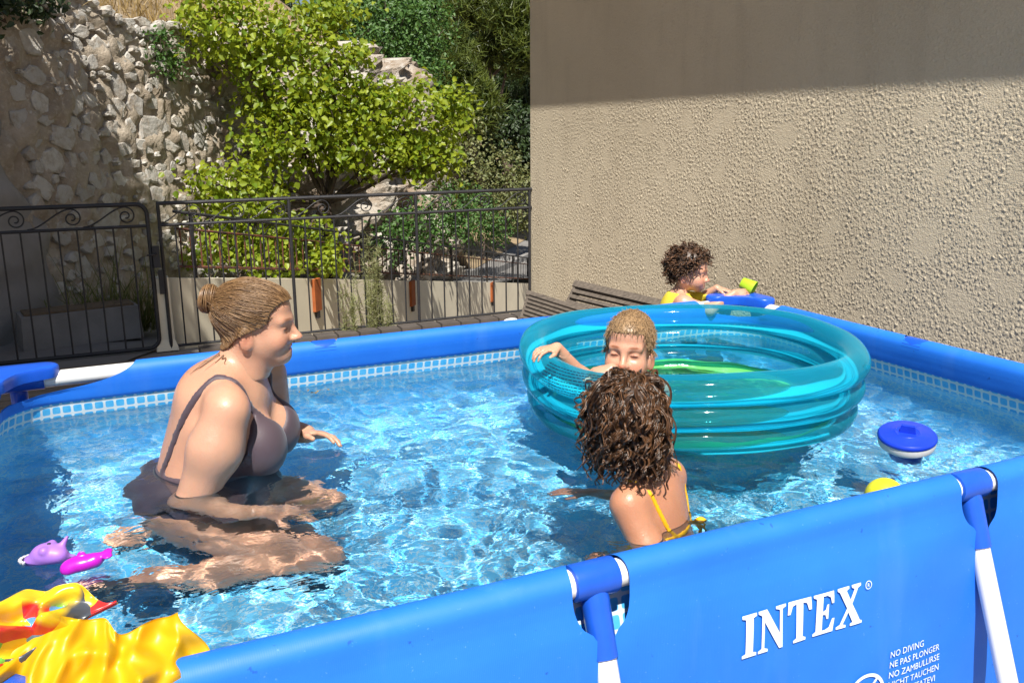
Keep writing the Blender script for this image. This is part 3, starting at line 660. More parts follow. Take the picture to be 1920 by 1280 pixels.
def tree(name, label, base, lobes, leafmat, size, per_m2, nleaf, spread, seed, trunk_r=.08, bark='bark', group=None, simple=False, fork=.45, limbs=None, cat='tree', up=.55, **kw):
    base = np.array(base, float); root = thing(name, tuple(base), label, cat, group)
    cen = np.mean([np.array(c) for c, _ in lobes], 0); fk = base+(cen-base)*fork; fk[2] = base[2]+(cen[2]-base[2])*fork
    mb = MB(); branch(mb, base-np.array([0, 0, .15]), fk, trunk_r, trunk_r*.72, seed)
    for j, (c, rad) in enumerate(limbs or lobes):
        P = branch(mb, fk if j else fk-np.array([0, 0, .02]), c, trunk_r*.5, trunk_r*.16, seed+j+1)
        r = rng_(seed+50+j)
        for q in range(4):
            d = r.standard_normal(3); d /= np.linalg.norm(d); branch(mb, P[3+q % 3], np.array(c)+d*np.array(rad)*.85, trunk_r*.17, trunk_r*.05, seed+90+j*5+q, n=5)
    mb.build('trunk', bark, root)
    P, nr = clumps(lobes, per_m2, nleaf, spread, seed+7, kw.pop('shell', .55))
    V, F, T = leaf_arrays(P, size, seed+8, simple=simple, out=nr, up=up, **kw)
    tag(mesh_obj('crown', V, F, leafmat, root, True if not simple else False, T), kind='stuff'); return root
def L(px, py, d, rx, ry, rd=None):
    k = d/CAM_F; return (np.array(at(px, py, d)), (rx*k, (rd if rd else (rx+ry)/2)*k, ry*k))

apr = [L(470, 62, 8.7, 135, 70), L(550, 150, 8.9, 120, 90), L(655, 205, 9.2, 130, 62), L(785, 225, 9.5, 100, 80), L(560, 250, 8.9, 125, 75), L(425, 352, 8.3, 85, 48), L(730, 290, 9.4, 110, 45),
       L(855, 205, 9.6, 35, 32), L(470, 425, 8.5, 105, 55), L(560, 455, 8.9, 90, 45), L(800, 300, 9.5, 70, 50), L(400, 15, 8.6, 75, 35), L(600, 20, 9.1, 80, 45), L(650, 100, 9.1, 60, 30), L(500, 330, 8.8, 60, 40), L(700, 175, 9.2, 40, 22), L(640, 280, 9.0, 55, 30)]
tree('apricot_tree', 'leafy fruit tree with bright yellow-green leaves behind the railing', at(615, 500, 9.6), apr, 'apricot_leaf', .066, 46, 9, .085, 300, .05, shell=.35, droop=.7, wide=.8)
oak = [L(720, 70, 15.5, 120, 85), L(650, 40, 15.5, 70, 60), L(790, 50, 15.8, 70, 60), L(760, 140, 15.4, 80, 55), L(680, 110, 15.2, 70, 45)]
tree('evergreen_oak', 'dense mid-green evergreen oak above the pale rock', at(740, 230, 16), oak, 'oak_leaf', .075, 26, 13, .10, 400, .09, shell=.5)
def needles(P, seed, ln=.20, wd=.014, k=5):
    r = rng_(seed); n = len(P); P = np.repeat(P, k, 0); m = len(P)
    d = r.standard_normal((m, 3))+np.array([0, 0, .5]); d /= np.linalg.norm(d, axis=1, keepdims=True)
    s = np.cross(d, r.standard_normal((m, 3))); s /= np.linalg.norm(s, axis=1, keepdims=True); l_ = ln*r.uniform(.6, 1.2, m)[:, None]
    V = np.stack([P+s*wd, P+d*l_+s*wd*.3, P+d*l_-s*wd*.3, P-s*wd], 1)
    return V.reshape(-1, 3), np.arange(m)[:, None]*4+np.array([[0, 1, 2, 3]]), np.repeat(np.repeat(r.random(n), k), 4)
def pine(label, base, lobes, seed, mat='pine_leaf', trunk_r=.14, per=22):
    base = np.array(base, float); root = thing('pine_tree', tuple(base), label, 'tree', 'pines on the hillside')
    cen = np.mean([np.array(c) for c, _ in lobes], 0); topp = max((c for c, _ in lobes), key=lambda c: c[2])
    mb = MB(); P = branch(mb, base-np.array([0, 0, .3]), topp, trunk_r, trunk_r*.25, seed, .06, 9)
    for j, (c, rad) in enumerate(lobes): branch(mb, P[3+j % 5], c, trunk_r*.32, trunk_r*.08, seed+3+j)
    mb.build('trunk', 'pine_bark', root)
    Q, _ = clumps(lobes, per, 14, .12, seed+7, .3); V, F, T = needles(Q, seed+8); tag(mesh_obj('crown', V, F, mat, root, False, T), kind='stuff'); return root
pine('olive-green pine with drooping sunlit boughs left of the dark trees', at(850, 330, 19), [L(850, 165, 18.5, 65, 60), L(880, 215, 18.3, 50, 40), L(830, 100, 19, 55, 50), L(820, 200, 18.4, 40, 45), L(905, 185, 18.4, 30, 25)], 500)
pine('tall pine with yellowish boughs beside the house wall', at(960, 330, 22), [L(960, 40, 21.5, 60, 45), L(905, 20, 22, 60, 35), L(985, 100, 21.5, 55, 40), L(930, 95, 22, 50, 30), L(1010, 30, 22, 50, 50)], 520)
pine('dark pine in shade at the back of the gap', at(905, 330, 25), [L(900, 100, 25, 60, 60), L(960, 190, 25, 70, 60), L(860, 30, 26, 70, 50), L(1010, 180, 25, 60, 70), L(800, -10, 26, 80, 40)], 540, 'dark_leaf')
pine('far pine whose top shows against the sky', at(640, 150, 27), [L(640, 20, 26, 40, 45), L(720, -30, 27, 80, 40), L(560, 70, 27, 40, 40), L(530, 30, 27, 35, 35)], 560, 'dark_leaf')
def shrub(label, c, lobes, mat, size, seed, per=40, nl=10, sp=.09, **kw): return tree('shrub', label, c, lobes, mat, size, per, nl, sp, seed, .022, group='shrubs on the slope', cat='shrub', fork=.3, **kw)
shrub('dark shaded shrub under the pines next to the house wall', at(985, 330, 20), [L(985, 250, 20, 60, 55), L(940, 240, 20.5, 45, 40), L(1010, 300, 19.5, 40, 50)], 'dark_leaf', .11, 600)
shrub('pale flowering shrub at the right edge of the fruit tree', at(870, 400, 12.5), [L(870, 260, 12.5, 42, 55), L(850, 320, 12.3, 55, 45)], 'olive_leaf', .055, 610)
shrub('olive-green shrub growing in front of the house corner', at(950, 440, 16), [L(945, 330, 16, 50, 55), L(985, 380, 15.5, 45, 55), L(920, 390, 16.2, 40, 35)], 'olive_leaf', .06, 620)
shrub('leafy green shrub behind the scrolls right of the rock', at(790, 500, 12), [L(800, 420, 12, 75, 45), L(850, 390, 12.3, 50, 50), L(745, 455, 11.8, 50, 40)], 'oak_leaf', .06, 630)
shrub('mid-green shrub at the bend of the path', at(905, 470, 15), [L(890, 400, 15, 40, 50), L(935, 430, 15.3, 35, 25)], 'oak_leaf', .06, 640)
shrub('small bush hanging from the top of the stone wall', SO+SD*2.15+SUP*2.3, [(SO+SD*2.15+SUP*2.28+SNN*.10, (.16, .16, .22)), (SO+SD*2.3+SUP*2.12+SNN*.10, (.10, .1, .14))], 'oak_leaf', .045, 650, 90, 9, .05)
shrub('dark bush on top of the wall in the upper left corner', SO+SD*.5+SUP*2.5, [(SO+SD*.55+SUP*2.62+SNN*.05, (.35, .3, .25)), (SO+SD*.2+SUP*2.45+SNN*.08, (.2, .2, .22))], 'dark_leaf', .06, 660, 80, 10, .07)
shrub('green bush spilling over the rusty railing below the fruit tree', at(430, 520, 8.2), [L(430, 470, 8.3, 70, 40), L(520, 490, 8.4, 60, 30), L(600, 490, 8.6, 50, 28)], 'apricot_leaf', .06, 665, 60, 9, .07, droop=.6, wide=.8)
# tree outside the frame on the left: its crown shades gate, planter and the left of the wall
tree('cypress_tree', 'tall dense cypress beyond the left edge, shading the gate', (-1.55, 2.5, 0), [((-1.55, 2.3, 5.75), (.66, 1.28, 3.15)), ((-1.5, 2.8, 4.2), (.66, 1.2, 2.1))], 'dark_leaf', .17, 140, 12, .12, 700, .12, 'bark', simple=True, shell=.2)
# background wood that reads as one mass
r = rng_(800); n = 5200
px = r.uniform(440, 1100, n); py = r.uniform(-140, 330, n); dd = r.uniform(25, 36, n)
P = np.array([at(a, b, c) for a, b, c in zip(px, py, dd)]); keep = (px > 640) | (py > 60+.0*px); P = P[keep]
P = np.repeat(P, 5, 0)+r.standard_normal((len(P)*5, 3))*.35
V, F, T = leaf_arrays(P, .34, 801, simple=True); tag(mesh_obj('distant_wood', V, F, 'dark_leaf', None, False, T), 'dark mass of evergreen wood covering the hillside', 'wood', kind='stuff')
# dry grass on the wall top and on the slope, weeds at the planter
def blades(P, hgt, wd, seed, lean=.35):
    r = rng_(seed); n = len(P); d = r.standard_normal((n, 3))*lean+np.array([0, 0, 1]); h = hgt*r.uniform(.5, 1.2, n)[:, None]
    s = np.cross(d, r.standard_normal((n, 3))); s /= np.linalg.norm(s, axis=1, keepdims=True)
    bend = r.standard_normal((n, 3))*np.array([.25, .25, 0])*h
    V = np.stack([P-s*wd, P+s*wd, P+d*h*.6+s*wd*.8+bend*.3, P+d*h*.6-s*wd*.8+bend*.3, P+d*h+bend], 1)
    k = np.arange(n)[:, None]*5
    F = [tuple(q) for q in (k+np.array([[0, 1, 2, 3]])).tolist()]+[tuple(q) for q in (k+np.array([[3, 2, 4]])).tolist()]
    return V.reshape(-1, 3), F, np.repeat(r.random(n), 5)
r = rng_(810); n = 2600; s_ = r.uniform(.2, 7.5, n); q_ = r.uniform(.02, 2.4, n)
P = SO+SD*s_[:, None]+SUP*(2.55-.10*np.clip(s_-2.4, 0, 2))[:, None]-SN*q_[:, None]; P[:, 2] += .42*q_-.05
V, F, T = blades(P, .30, .006, 811); tag(mesh_obj('dry_grass', V, F, 'dry_leaf', None, False, T), 'dry straw-coloured grass along the top of the wall', 'grass', kind='stuff')
r = rng_(812); n = 3600; s_ = r.uniform(7.8, 22, n); q_ = r.uniform(.3, 5., n)
P = SO+SD*s_[:, None]-SN*(q_+.42+.12*np.clip(s_-9, 0, 60))[:, None]; P[:, 2] = path_z(s_)+.42*np.maximum(q_-.35, 0)*np.clip((s_-7.8)/4, 0, 1)+(2.42+.5*q_)*(1-np.clip((s_-7.8)/4, 0, 1))
V, F, T = blades(P, .32, .010, 813); tag(mesh_obj('slope_grass', V, F, 'olive_leaf', None, False, T), 'thin dry grass and weeds on the far slope', 'grass', kind='stuff')
r = rng_(820)
for lab, c, n, hh, sp in (('tall weeds growing at the shaded foot of the stone wall', (.42, 6.35, 0), 240, .45, .16), ('grassy tuft between trough and pillar in shade', (.72, 6.2, 0), 150, .3, .11)):
    P = np.array(c)+np.stack([r.normal(0, sp*1.4, n), r.normal(0, sp*.5, n), np.zeros(n)], 1)
    V, F, T = blades(P, hh, .005, 821+n, .3); o = mesh_obj('weeds', V, F, 'olive_leaf', None, False, T); tag(shift(o, c), lab, 'weeds')
# upright feathery plants in the bed
for i, (px_, py_, d_, h_) in enumerate(((652, 628, 6.9, .44), (672, 625, 7.0, .36), (700, 622, 7.0, .62), (716, 618, 7.1, .55), (735, 616, 7.1, .25), (690, 560, 7.6, .5))):
    p = np.array(at(px_, py_, d_)); root = thing('feathery_plant', tuple(p), ['slim feathery plant at the left of the bed', 'short feathery plant second in the bed', 'tall bushy feathery plant in the middle of the bed', 'bushy feathery plant right of the tallest', 'small feathery seedling at the right of the bed', 'tall thin pale plant rising behind the others'][i], 'plant', 'feathery plants behind the railing')
    r = rng_(840+i); mb = MB(); P = []
    for k in range(7 if i in (2, 3) else 4):
        tip = p+np.array([r.normal(0, .05), r.normal(0, .05), h_*r.uniform(.6, 1.1)]); a = p+np.array([r.normal(0, .03), r.normal(0, .03), -.5]); mb.tube(np.linspace(a, tip, 5), np.linspace(.004, .0015, 5), 4)
        t_ = r.uniform(.25, 1, 90)[:, None]; P.append(a+(tip-a)*t_+r.normal(0, .006, (90, 3)))
    mb.build('stem', 'stem_leaf', root); P = np.concatenate(P); V, F, T = needles(P, 860+i, .055, .0022, 2); tag(mesh_obj('foliage', V, F, 'stem_leaf', root, False, T), kind='stuff')
# ================================================================== the frame pool
X0 = -.10                                    # left end of the rail rectangle
PL, PW, PZ, RC = 3.0-X0, 2.0, .715, .20          # rail rectangle, rail height, corner radius of the liner
WATER_Z = .58
PER = [(PL-2*RC), math.pi/2*RC, (PW-2*RC), math.pi/2*RC]*2; PTOT = sum(PER)
def perim(u):
    """point and outward normal on the rounded rectangle, u metres from the near left corner, counter-clockwise"""
    u = np.asarray(u, float) % PTOT; P = np.zeros(u.shape+(2,)); Nn = np.zeros(u.shape+(2,)); a = 0
    st = [((RC, 0), (1, 0), (0, -1)), ((PL-RC, RC), -90), ((PL, RC), (0, 1), (1, 0)), ((PL-RC, PW-RC), 0), ((PL-RC, PW), (-1, 0), (0, 1)), ((RC, PW-RC), 90), ((0, PW-RC), (0, -1), (-1, 0)), ((RC, RC), 180)]
    for seg, ln in zip(st, PER):
        m = (u >= a) & (u <= a+ln); t_ = (u-a)[m]
        if len(seg) == 3: P[m] = np.array(seg[0])+t_[:, None]*np.array(seg[1]); Nn[m] = seg[2]
        else:
            th = math.radians(seg[1])+t_/RC; d = np.stack([np.cos(th), np.sin(th)], 1); P[m] = np.array(seg[0])+RC*d; Nn[m] = d
        a += ln
    P[..., 0] += X0
    return P, Nn
def u_near(x): return x-X0-RC
def u_right(y): return PER[0]+PER[1]+(y-RC)
def u_far(x): return sum(PER[:4])+(PL-RC-(x-X0))
def u_left(y): return sum(PER[:6])+(PW-RC-y)
u_c = [PER[0]+PER[1]/2, sum(PER[:3])+PER[3]/2, sum(PER[:5])+PER[5]/2, sum(PER[:7])+PER[7]/2]   # corners D, B, A, C
pool = thing('frame_pool', (1.5, 1.0, 0), 'large rectangular blue above-ground pool with white tube frame and printed brand lettering', 'pool')
TR = .0345
# cross-section of the outer sheet: outward offset b and height z, from the ground up, over the tube and down inside
sec = [(.042, 0.), (.053, .08), (.059, .16), (.062, .25), (.060, .34), (.057, .42), (.053, .49), (.0505, .545), (.0485, .58), (.0465, .61), (.0445, .632), (.0457, .634), (.0437, .645), (.041, .66), (.0375, .68)]
sec += [(TR*math.cos(a), PZ+TR*math.sin(a)) for a in np.linspace(0, math.pi, 13)]
sec += [(-.0345, .70), (-.034, .685), (-.0325, .67), (-.031, .655), (-.029, .642), (-.025, .634)]
sec = np.array(sec)
sd_ = np.concatenate([[0], np.cumsum(np.linalg.norm(np.diff(sec, axis=0), axis=1))])
stop = np.interp(.0, [0, 1], [0, 1])
lev = np.unique(np.concatenate([np.linspace(0, sd_[11], 16), sd_[11:13], np.linspace(sd_[12], sd_[-1], 56)]))
SB = np.interp(lev, sd_, sec[:, 0]); SZ = np.interp(lev, sd_, sec[:, 1])
s_top = sd_[len(sec)-13]            # arc length at the very top of the tube
# cut-outs: (u, centre along the section, half height, half width)
cuts = []
for u in (u_near(1), u_near(2), u_right(1), u_far(2), u_far(1), u_left(1)): cuts.append((u, s_top-.052, .090, .060))
for u, w_ in zip(u_c, (.235, .235, .40, .30)): cuts.append((u, s_top-.030, .125, w_))
cuts.sort()
def sag(u, z):
    """slow waviness of the fabric"""
    return .0016*np.sin(u*9.)+.0010*np.sin(u*23+z*20)+.0006*np.sin(u*41-z*31)
def bow(u):
    P, Nn = perim(u); x, y = P[..., 0], P[..., 1]
    on = (np.abs(Nn[..., 1]) > .99); return np.where(on, .012*np.sin(np.clip((x-X0)/PL, 0, 1)*math.pi), .008*np.sin(np.clip(y/PW, 0, 1)*math.pi))
def surf(u, b, z):
    P, Nn = perim(u); k = np.clip((.70-z)/.12, 0, 1)
    bb = b+(sag(u, z)+bow(u))*k
    return np.concatenate([P+Nn*bb[..., None], (z+0*u)[..., None]], -1)
mb = MB(); NT = 46
for i, (u0, c0, h0, w0) in enumerate(cuts):
    u1, c1, h1, w1 = cuts[(i+1) % len(cuts)]
    if u1 < u0: u1 += PTOT
    a = u0+w0*np.clip(1-np.abs((lev-c0)/h0)**3, 0, 1)**.5; b = u1-w1*np.clip(1-np.abs((lev-c1)/h1)**3, 0, 1)**.5
    t_ = np.linspace(0, 1, NT); uu = a[None]+(b-a)[None]*t_[:, None]
    mb.grid(surf(uu, np.broadcast_to(SB, uu.shape), np.broadcast_to(SZ, uu.shape)))
outer = mb.build('outer_fabric', 'vinyl', pool)
# inner liner with printed tile border: walls and floor
isec = np.array([(-.022, .70), (-.022, .67), (-.021, .645), (-.019, .62), (-.015, .60), (-.009, .575), (.005, .53), (.020, .47), (.033, .38), (.040, .28), (.040, .18), (.034, .10), (.022, .045), (.004, .015), (-.02, .004), (-.05, .003)])
uu = np.linspace(0, PTOT, 421); Bz = isec
U2 = np.broadcast_to(uu[:, None], (len(uu), len(isec)))
ucl = np.min([np.abs((uu-c+PTOT/2) % PTOT-PTOT/2)/w_ for c, w_ in zip(u_c, (.26, .26, .43, .33))], 0); ztop = np.where(ucl < 1, .640, .70)
V = surf(U2, np.broadcast_to(isec[:, 0], U2.shape), np.minimum(isec[:, 1][None], ztop[:, None]))
nu, nv = U2.shape; idx = np.arange(nu*nv).reshape(nu, nv)
F = np.stack([idx[:-1, :-1], idx[:-1, 1:], idx[1:, 1:], idx[1:, :-1]], -1).reshape(-1, 4)[:, ::-1].copy()
liner = mesh_obj('liner_wall', V.reshape(-1, 3), F, 'liner', pool)
arc = np.concatenate([[0], np.cumsum(np.linalg.norm(np.diff(isec, axis=0), axis=1))])
vcoord = .70-arc; uvv = np.stack([U2, np.broadcast_to(vcoord+.0, U2.shape)], -1).reshape(-1, 2)
uvl = liner.data.uv_layers.new(name='UVMap'); li = np.zeros(len(liner.data.loops), np.int32); liner.data.loops.foreach_get('vertex_index', li)
uvl.data.foreach_set('uv', uvv[li].astype(np.float32).ravel()); receive(liner)
P_, N_ = perim(np.linspace(0, PTOT, 161)[:-1]); rim = np.concatenate([P_+N_*(-.04), np.full((160, 1), .003)], 1)
rings = [np.concatenate([1.45+(rim[:, :1]-1.45)*k, 1.+(rim[:, 1:2]-1)*k, np.full((160, 1), .003)], 1) for k in (1, .8, .6, .4, .2, .02)]
for k, R in enumerate(rings): R[:, 2] += 0 if k == 0 else .002*np.sin(R[:, 0]*9)*np.sin(R[:, 1]*11)
V = np.concatenate(rings); F = []
for k in range(5):
    for j in range(160): F.append((k*160+j, k*160+(j+1) % 160, (k+1)*160+(j+1) % 160, (k+1)*160+j))
F.append(tuple(5*160+j for j in range(160)))
fl = mesh_obj('liner_floor', V, F, 'liner', pool); ul = fl.data.uv_layers.new(name='UVMap')
for l_ in fl.data.loops: c = V[l_.vertex_index]; ul.data[l_.index].uv = (c[0], c[1]*.2-.9+c[1]*.8)
for l_ in fl.data.loops: c = V[l_.vertex_index]; ul.data[l_.index].uv = (c[0], c[1]-3.0)
receive(fl)
# tube frame
def rail(a, b):
    mb = MB(); mb.tube([a, b], .0272, 14); return mb.build('rail', 'white_tube', pool, angle=50)
rail((X0+.07, 0, PZ), (2.93, 0, PZ)); rail((X0+.07, PW, PZ), (2.93, PW, PZ)); rail((X0, .07, PZ), (X0, PW-.07, PZ)); rail((3., .07, PZ), (3., PW-.07, PZ))
def tee(x, y, nx, ny):
    p = np.array([x, y, PZ]); al = np.array([-ny, nx, 0.]); out = np.array([nx, ny, 0.]); d = out*.26+np.array([0, 0, -.69]); d /= np.linalg.norm(d)
    mb = MB(); k = np.array([-.047, -.045, -.040, .040, .045, .047]); mb.tube([p+al*q for q in k], [.0272, .0335, .0345, .0345, .0335, .0272], 18)
    mb.tube([p+d*q for q in (.01, .036, .05, .13, .142, .143)], [.024, .0275, .027, .0255, .0255, .022], 16)
    o = mb.build('tee_connector', 'blue_plastic', pool, angle=40)
    mb = MB(); c = p+d*.105+al*(-.8*.026)+np.cross(al, d)*(-.012); mb.lathe([(0, .006), (.004, .0055), (.0062, .003), (.0065, -.004)], 10, p+d*.102-al*.0275, np.array([orient(-al)[0], orient(-al)[1], -al])); mb.build('button', 'white_tube', o)
    L_ = (PZ-.03)/-d[2]; mb = MB(); mb.tube([p+d*.12, p+d*L_], .0215, 14); lg = mb.build('leg', 'white_tube', pool, angle=50)
    mb = MB(); mb.tube([p+d*(L_-.05), p+d*(L_+.028)], [.0255, .0285], 14); mb.build('foot_cap', 'blue_plastic', lg, angle=50)
for a in ((1, 0, 0, -1), (2, 0, 0, -1), (1, PW, 0, 1), (2, PW, 0, 1), (3., 1, 1, 0), (X0, 1, -1, 0)): tee(*a)
def corner_seat(cx, cy, sx, sy):
    """moulded boomerang-shaped seat on a corner joint with two splayed legs"""
    r0 = .055; pts = []
    # outline in corner coordinates: a runs along x inwards, b along y inwards
    def arcp(c, r, a0, a1, n): return [(c[0]+r*math.cos(math.radians(t_)), c[1]+r*math.sin(math.radians(t_))) for t_ in np.linspace(a0, a1, n)]
    pts += arcp((.01, .01), .062, 180, 270, 6); pts += arcp((.15, .0), .050, -90, 75, 9)
    pts += [(.125, .062), (.095, .078), (.078, .095), (.062, .125)]
    pts += arcp((.0, .15), .050, 15, 180, 9)
    pts = np.array(pts); n = len(pts); cen = np.array([.055, .055]); V = []
    prof = [(.97, -.022), (1.0, -.010), (1.0, .006), (.985, .013), (.94, .017), (.6, .0185), (.15, .018)]
    for k, dz in prof:
        q = cen+(pts-cen)*k; V.append(np.stack([cx+sx*q[:, 0], cy+sy*q[:, 1], np.full(n, PZ+.034+dz)], 1))
    V = np.array(V); F = []
    m = len(prof)
    for i in range(m-1):
        for j in range(n): F.append((i*n+j, i*n+(j+1) % n, (i+1)*n+(j+1) % n, (i+1)*n+j))
    F += [tuple((m-1)*n+j for j in range(n)), tuple(range(n-1, -1, -1))]
    if sx*sy < 0: F = [f[::-1] for f in F]
    mb = MB(); mb.raw(V.reshape(-1, 3), F); st = mb.build('corner_seat', 'blue_plastic', pool, angle=50)
    mb = MB(); p = np.array([cx, cy, PZ]); mb.tube([p+np.array([sx*.15, 0, 0]), p+np.array([sx*.05, 0, 0]), p+np.array([sx*.015, sy*.015, 0]), p+np.array([0, sy*.05, 0]), p+np.array([0, sy*.15, 0])], .0315, 14); mb.build('elbow', 'blue_plastic', st)
    for dx_, dy_ in ((sx*.07, -sy*.02), (-sx*.02, sy*.07)):
        a = p+np.array([dx_, dy_, -.01]); d = np.array([-.26*sx if abs(dx_) < abs(dy_) else -.02*sx, -.26*sy if abs(dy_) < abs(dx_) else -.02*sy, -.69])
        mb = MB(); mb.tube([a, a+d*.18], .027, 12); mb.build('socket', 'blue_plastic', st)
        mb = MB(); mb.tube([a+d*.15, a+d*.99], .0215, 12); mb.build('leg', 'white_tube', pool)
for c in ((X0, PW, 1, -1), (3., PW, -1, -1), (X0, 0, 1, 1), (3., 0, -1, 1)): corner_seat(*c)

# ---- printed lettering on the near side
def on_front(x, z, off=.0035):
    x = np.asarray(x, float); z = np.asarray(z, float); u = u_near(x); b = np.interp(z, SZ[:30], SB[:30]); P = surf(u, b+off, z); return P
def slant(x, z): return x, z
def print_poly(mb, polys, x0, z0, sc_):
    for poly in polys:
        me = bpy.data.meshes.new('tmp'); p = np.array(poly, float)
        import mathutils
        tri = mathutils.geometry.tessellate_polygon([[Vector((a, b, 0)) for a, b in p]])
        V = on_front(x0+p[:, 0]*sc_, z0+p[:, 1]*sc_); mb.raw(V, [t_ for t_ in tri]); bpy.data.meshes.remove(me)
def dens(poly, step=.12):
    out = []
    for a, b in zip(poly, poly[1:]+poly[:1]):
        n = max(1, int(math.hypot(b[0]-a[0], b[1]-a[1])/step)); out += [(a[0]+(b[0]-a[0])*k/n, a[1]+(b[1]-a[1])*k/n) for k in range(n)]
    return out
GL = {'I': (.46, [[(0, 0), (.46, 0), (.46, .07), (.35, .10), (.35, .90), (.46, .93), (.46, 1), (0, 1), (0, .93), (.11, .90), (.11, .10), (0, .07)]]),
      'N': (.98, [[(0, 0), (.34, 0), (.34, .06), (.22, .10), (.22, .72), (.74, 0), (.86, 0), (.86, .90), (.98, .94), (.98, 1), (.62, 1), (.62, .94), (.76, .90), (.76, .36), (.30, 1), (0, 1), (0, .94), (.12, .88), (.12, .10), (0, .06)]]),
      'T': (.86, [[(.20, 0), (.66, 0), (.66, .06), (.55, .10), (.55, .91), (.68, .88), (.76, .70), (.86, .70), (.83, 1), (.03, 1), (0, .70), (.10, .70), (.18, .88), (.31, .91), (.31, .10), (.20, .06)]]),
      'E': (.80, [[(0, 0), (.74, 0), (.80, .32), (.71, .32), (.60, .12), (.46, .08), (.35, .08), (.35, .47), (.46, .45), (.50, .34), (.57, .34), (.57, .70), (.50, .70), (.46, .58), (.35, .55), (.35, .92), (.50, .92), (.62, .86), (.68, .70), (.76, .70), (.74, 1), (0, 1), (0, .94), (.11, .90), (.11, .10), (0, .06)]]),
      'X': (.98, [[(0, 0), (.36, 0), (.36, .06), (.25, .09), (.44, .36), (.61, .09), (.52, .06), (.52, 0), (.98, 0), (.98, .06), (.90, .09), (.58, .55), (.79, .90), (.91, .94), (.91, 1), (.56, 1), (.56, .94), (.66, .90), (.51, .66), (.36, .90), (.46, .94), (.46, 1), (.02, 1), (.02, .94), (.10, .90), (.39, .47), (.14, .10), (0, .06)]])}
def lettering():
    mb = MB(); x = 1.306; H_ = .0905; gap = .0045
    for ch in 'INTEX':
        wd, polys = GL[ch]; k = .80 if ch != 'I' else .86
        print_poly(mb, [dens([(a*k, b) for a, b in q]) for q in polys], x, .5005, H_); x += wd*k*H_+gap
    mb.build('brand_lettering', 'print_white', pool, smooth=False)
    return x
xe = lettering()
def ring_print(mb, cx, cz, r0, r1, n=40):
    a = np.arange(n)*2*math.pi/n; V = np.concatenate([on_front(cx+r0*np.cos(a), cz+r0*np.sin(a)), on_front(cx+r1*np.cos(a), cz+r1*np.sin(a))]); mb.raw(V, [(j, (j+1) % n, n+(j+1) % n, n+j) for j in range(n)])
def text_print(body, x, z, size, name):
    cu = bpy.data.curves.new('t', 'FONT'); cu.body = body; cu.size = size; cu.resolution_u = 2; ob = bpy.data.objects.new('t', cu); COL.objects.link(ob)
    me = ob.to_mesh(); V = np.array([v.co[:] for v in me.vertices]); F = [tuple(p.vertices) for p in me.polygons]; ob.to_mesh_clear(); bpy.data.objects.remove(ob); bpy.data.curves.remove(cu)
    mb = MB(); mb.raw(on_front(x+V[:, 0]*.92, z+V[:, 1]), F); mb.build(name, 'print_white', pool, smooth=False)
mb = MB(); ring_print(mb, xe+.012, .581, .0075, .0092, 24); mb.build('trademark_ring', 'print_white', pool, smooth=False); text_print('R', xe+.0085, .577, .012, 'trademark_letter')
for i, tx in enumerate(('NO DIVING', 'NE PAS PLONGER', 'NO ZAMBULLIRSE', 'NICHT TAUCHEN', 'NON TUFFATEVI', 'NIET DUIKEN')): text_print(tx, 1.713, .392-i*.0248, .0220, 'warning_text')
mb = MB(); ring_print(mb, 1.647, .316, .049, .057)
def stroke(mb, pts, wd):
    pts = np.array(pts, float); d = np.gradient(pts, axis=0); d /= np.linalg.norm(d, axis=1, keepdims=True); nn = np.stack([-d[:, 1], d[:, 0]], 1)*wd/2
    a = pts+nn; b = pts-nn; V = np.concatenate([on_front(a[:, 0], a[:, 1], .004), on_front(b[:, 0], b[:, 1], .004)]); n = len(pts); mb.raw(V, [(i, n+i, n+i+1, i+1) for i in range(n-1)])
stroke(mb, [(1.613, .352), (1.629, .336), (1.66, .304), (1.685, .278)], .008); stroke(mb, [(1.678, .355), (1.666, .342), (1.65, .326), (1.633, .311), (1.628, .286)], .007); mb.build('no_diving_sign', 'print_white', pool, smooth=False)
mb = MB(); ring_print(mb, 1.483, .294, .056, .064); stroke(mb, [(1.444, .332), (1.465, .311), (1.496, .281), (1.526, .253)], .008); mb.build('no_jumping_sign', 'print_white', pool, smooth=False)

# ---- water: a wavy refracting sheet
dxw = .0085; xs = np.arange(X0-.05, 3.05, dxw); ys = np.arange(-.05, PW+.05, dxw); nx_, ny_ = len(xs), len(ys)
X, Y = np.meshgrid(xs, ys)
chop = .85+.35*np.clip((X-.6)/1.2, 0, 1)
Zw = WATER_Z+.0026*fnoise(nx_, ny_, dxw, .28, .60, 51)*1.0+.00092*fnoise(nx_, ny_, dxw, .11, .24, 52)*(.6+.5*chop)+.00018*fnoise(nx_, ny_, dxw, .045, .085, 53)*chop
for cx, cy, amp, lam in ((.62, 1.25, .0009, .085), (1.35, .35, .0009, .075), (1.0, .75, .0004, .06)):     # rings spreading from the bathers
    R = np.hypot(X-cx, Y-cy); Zw += amp*np.sin(2*math.pi*R/lam)*np.exp(-((R-.33)/.16)**2)
V = np.stack([X, Y, Zw], -1).reshape(-1, 3); i = np.arange(nx_*ny_).reshape(ny_, nx_)
F = np.stack([i[:-1, :-1], i[:-1, 1:], i[1:, 1:], i[1:, :-1]], -1).reshape(-1, 4)
cxy = V[F].mean(1)[:, :2]; bo = .012; q = np.abs(cxy-np.array([1.5+X0/2, 1.]))-np.array([PL/2-RC, 1.-RC]); dd_ = np.linalg.norm(np.maximum(q, 0), axis=1)+np.minimum(q.max(1), 0)-RC
F = F[dd_ < bo]
used = np.unique(F); rem = np.full(len(V), -1); rem[used] = np.arange(len(used))
water = mesh_obj('water', V[used], rem[F], 'water'); tag(water, kind='structure'); water.cycles.is_caustics_caster = True
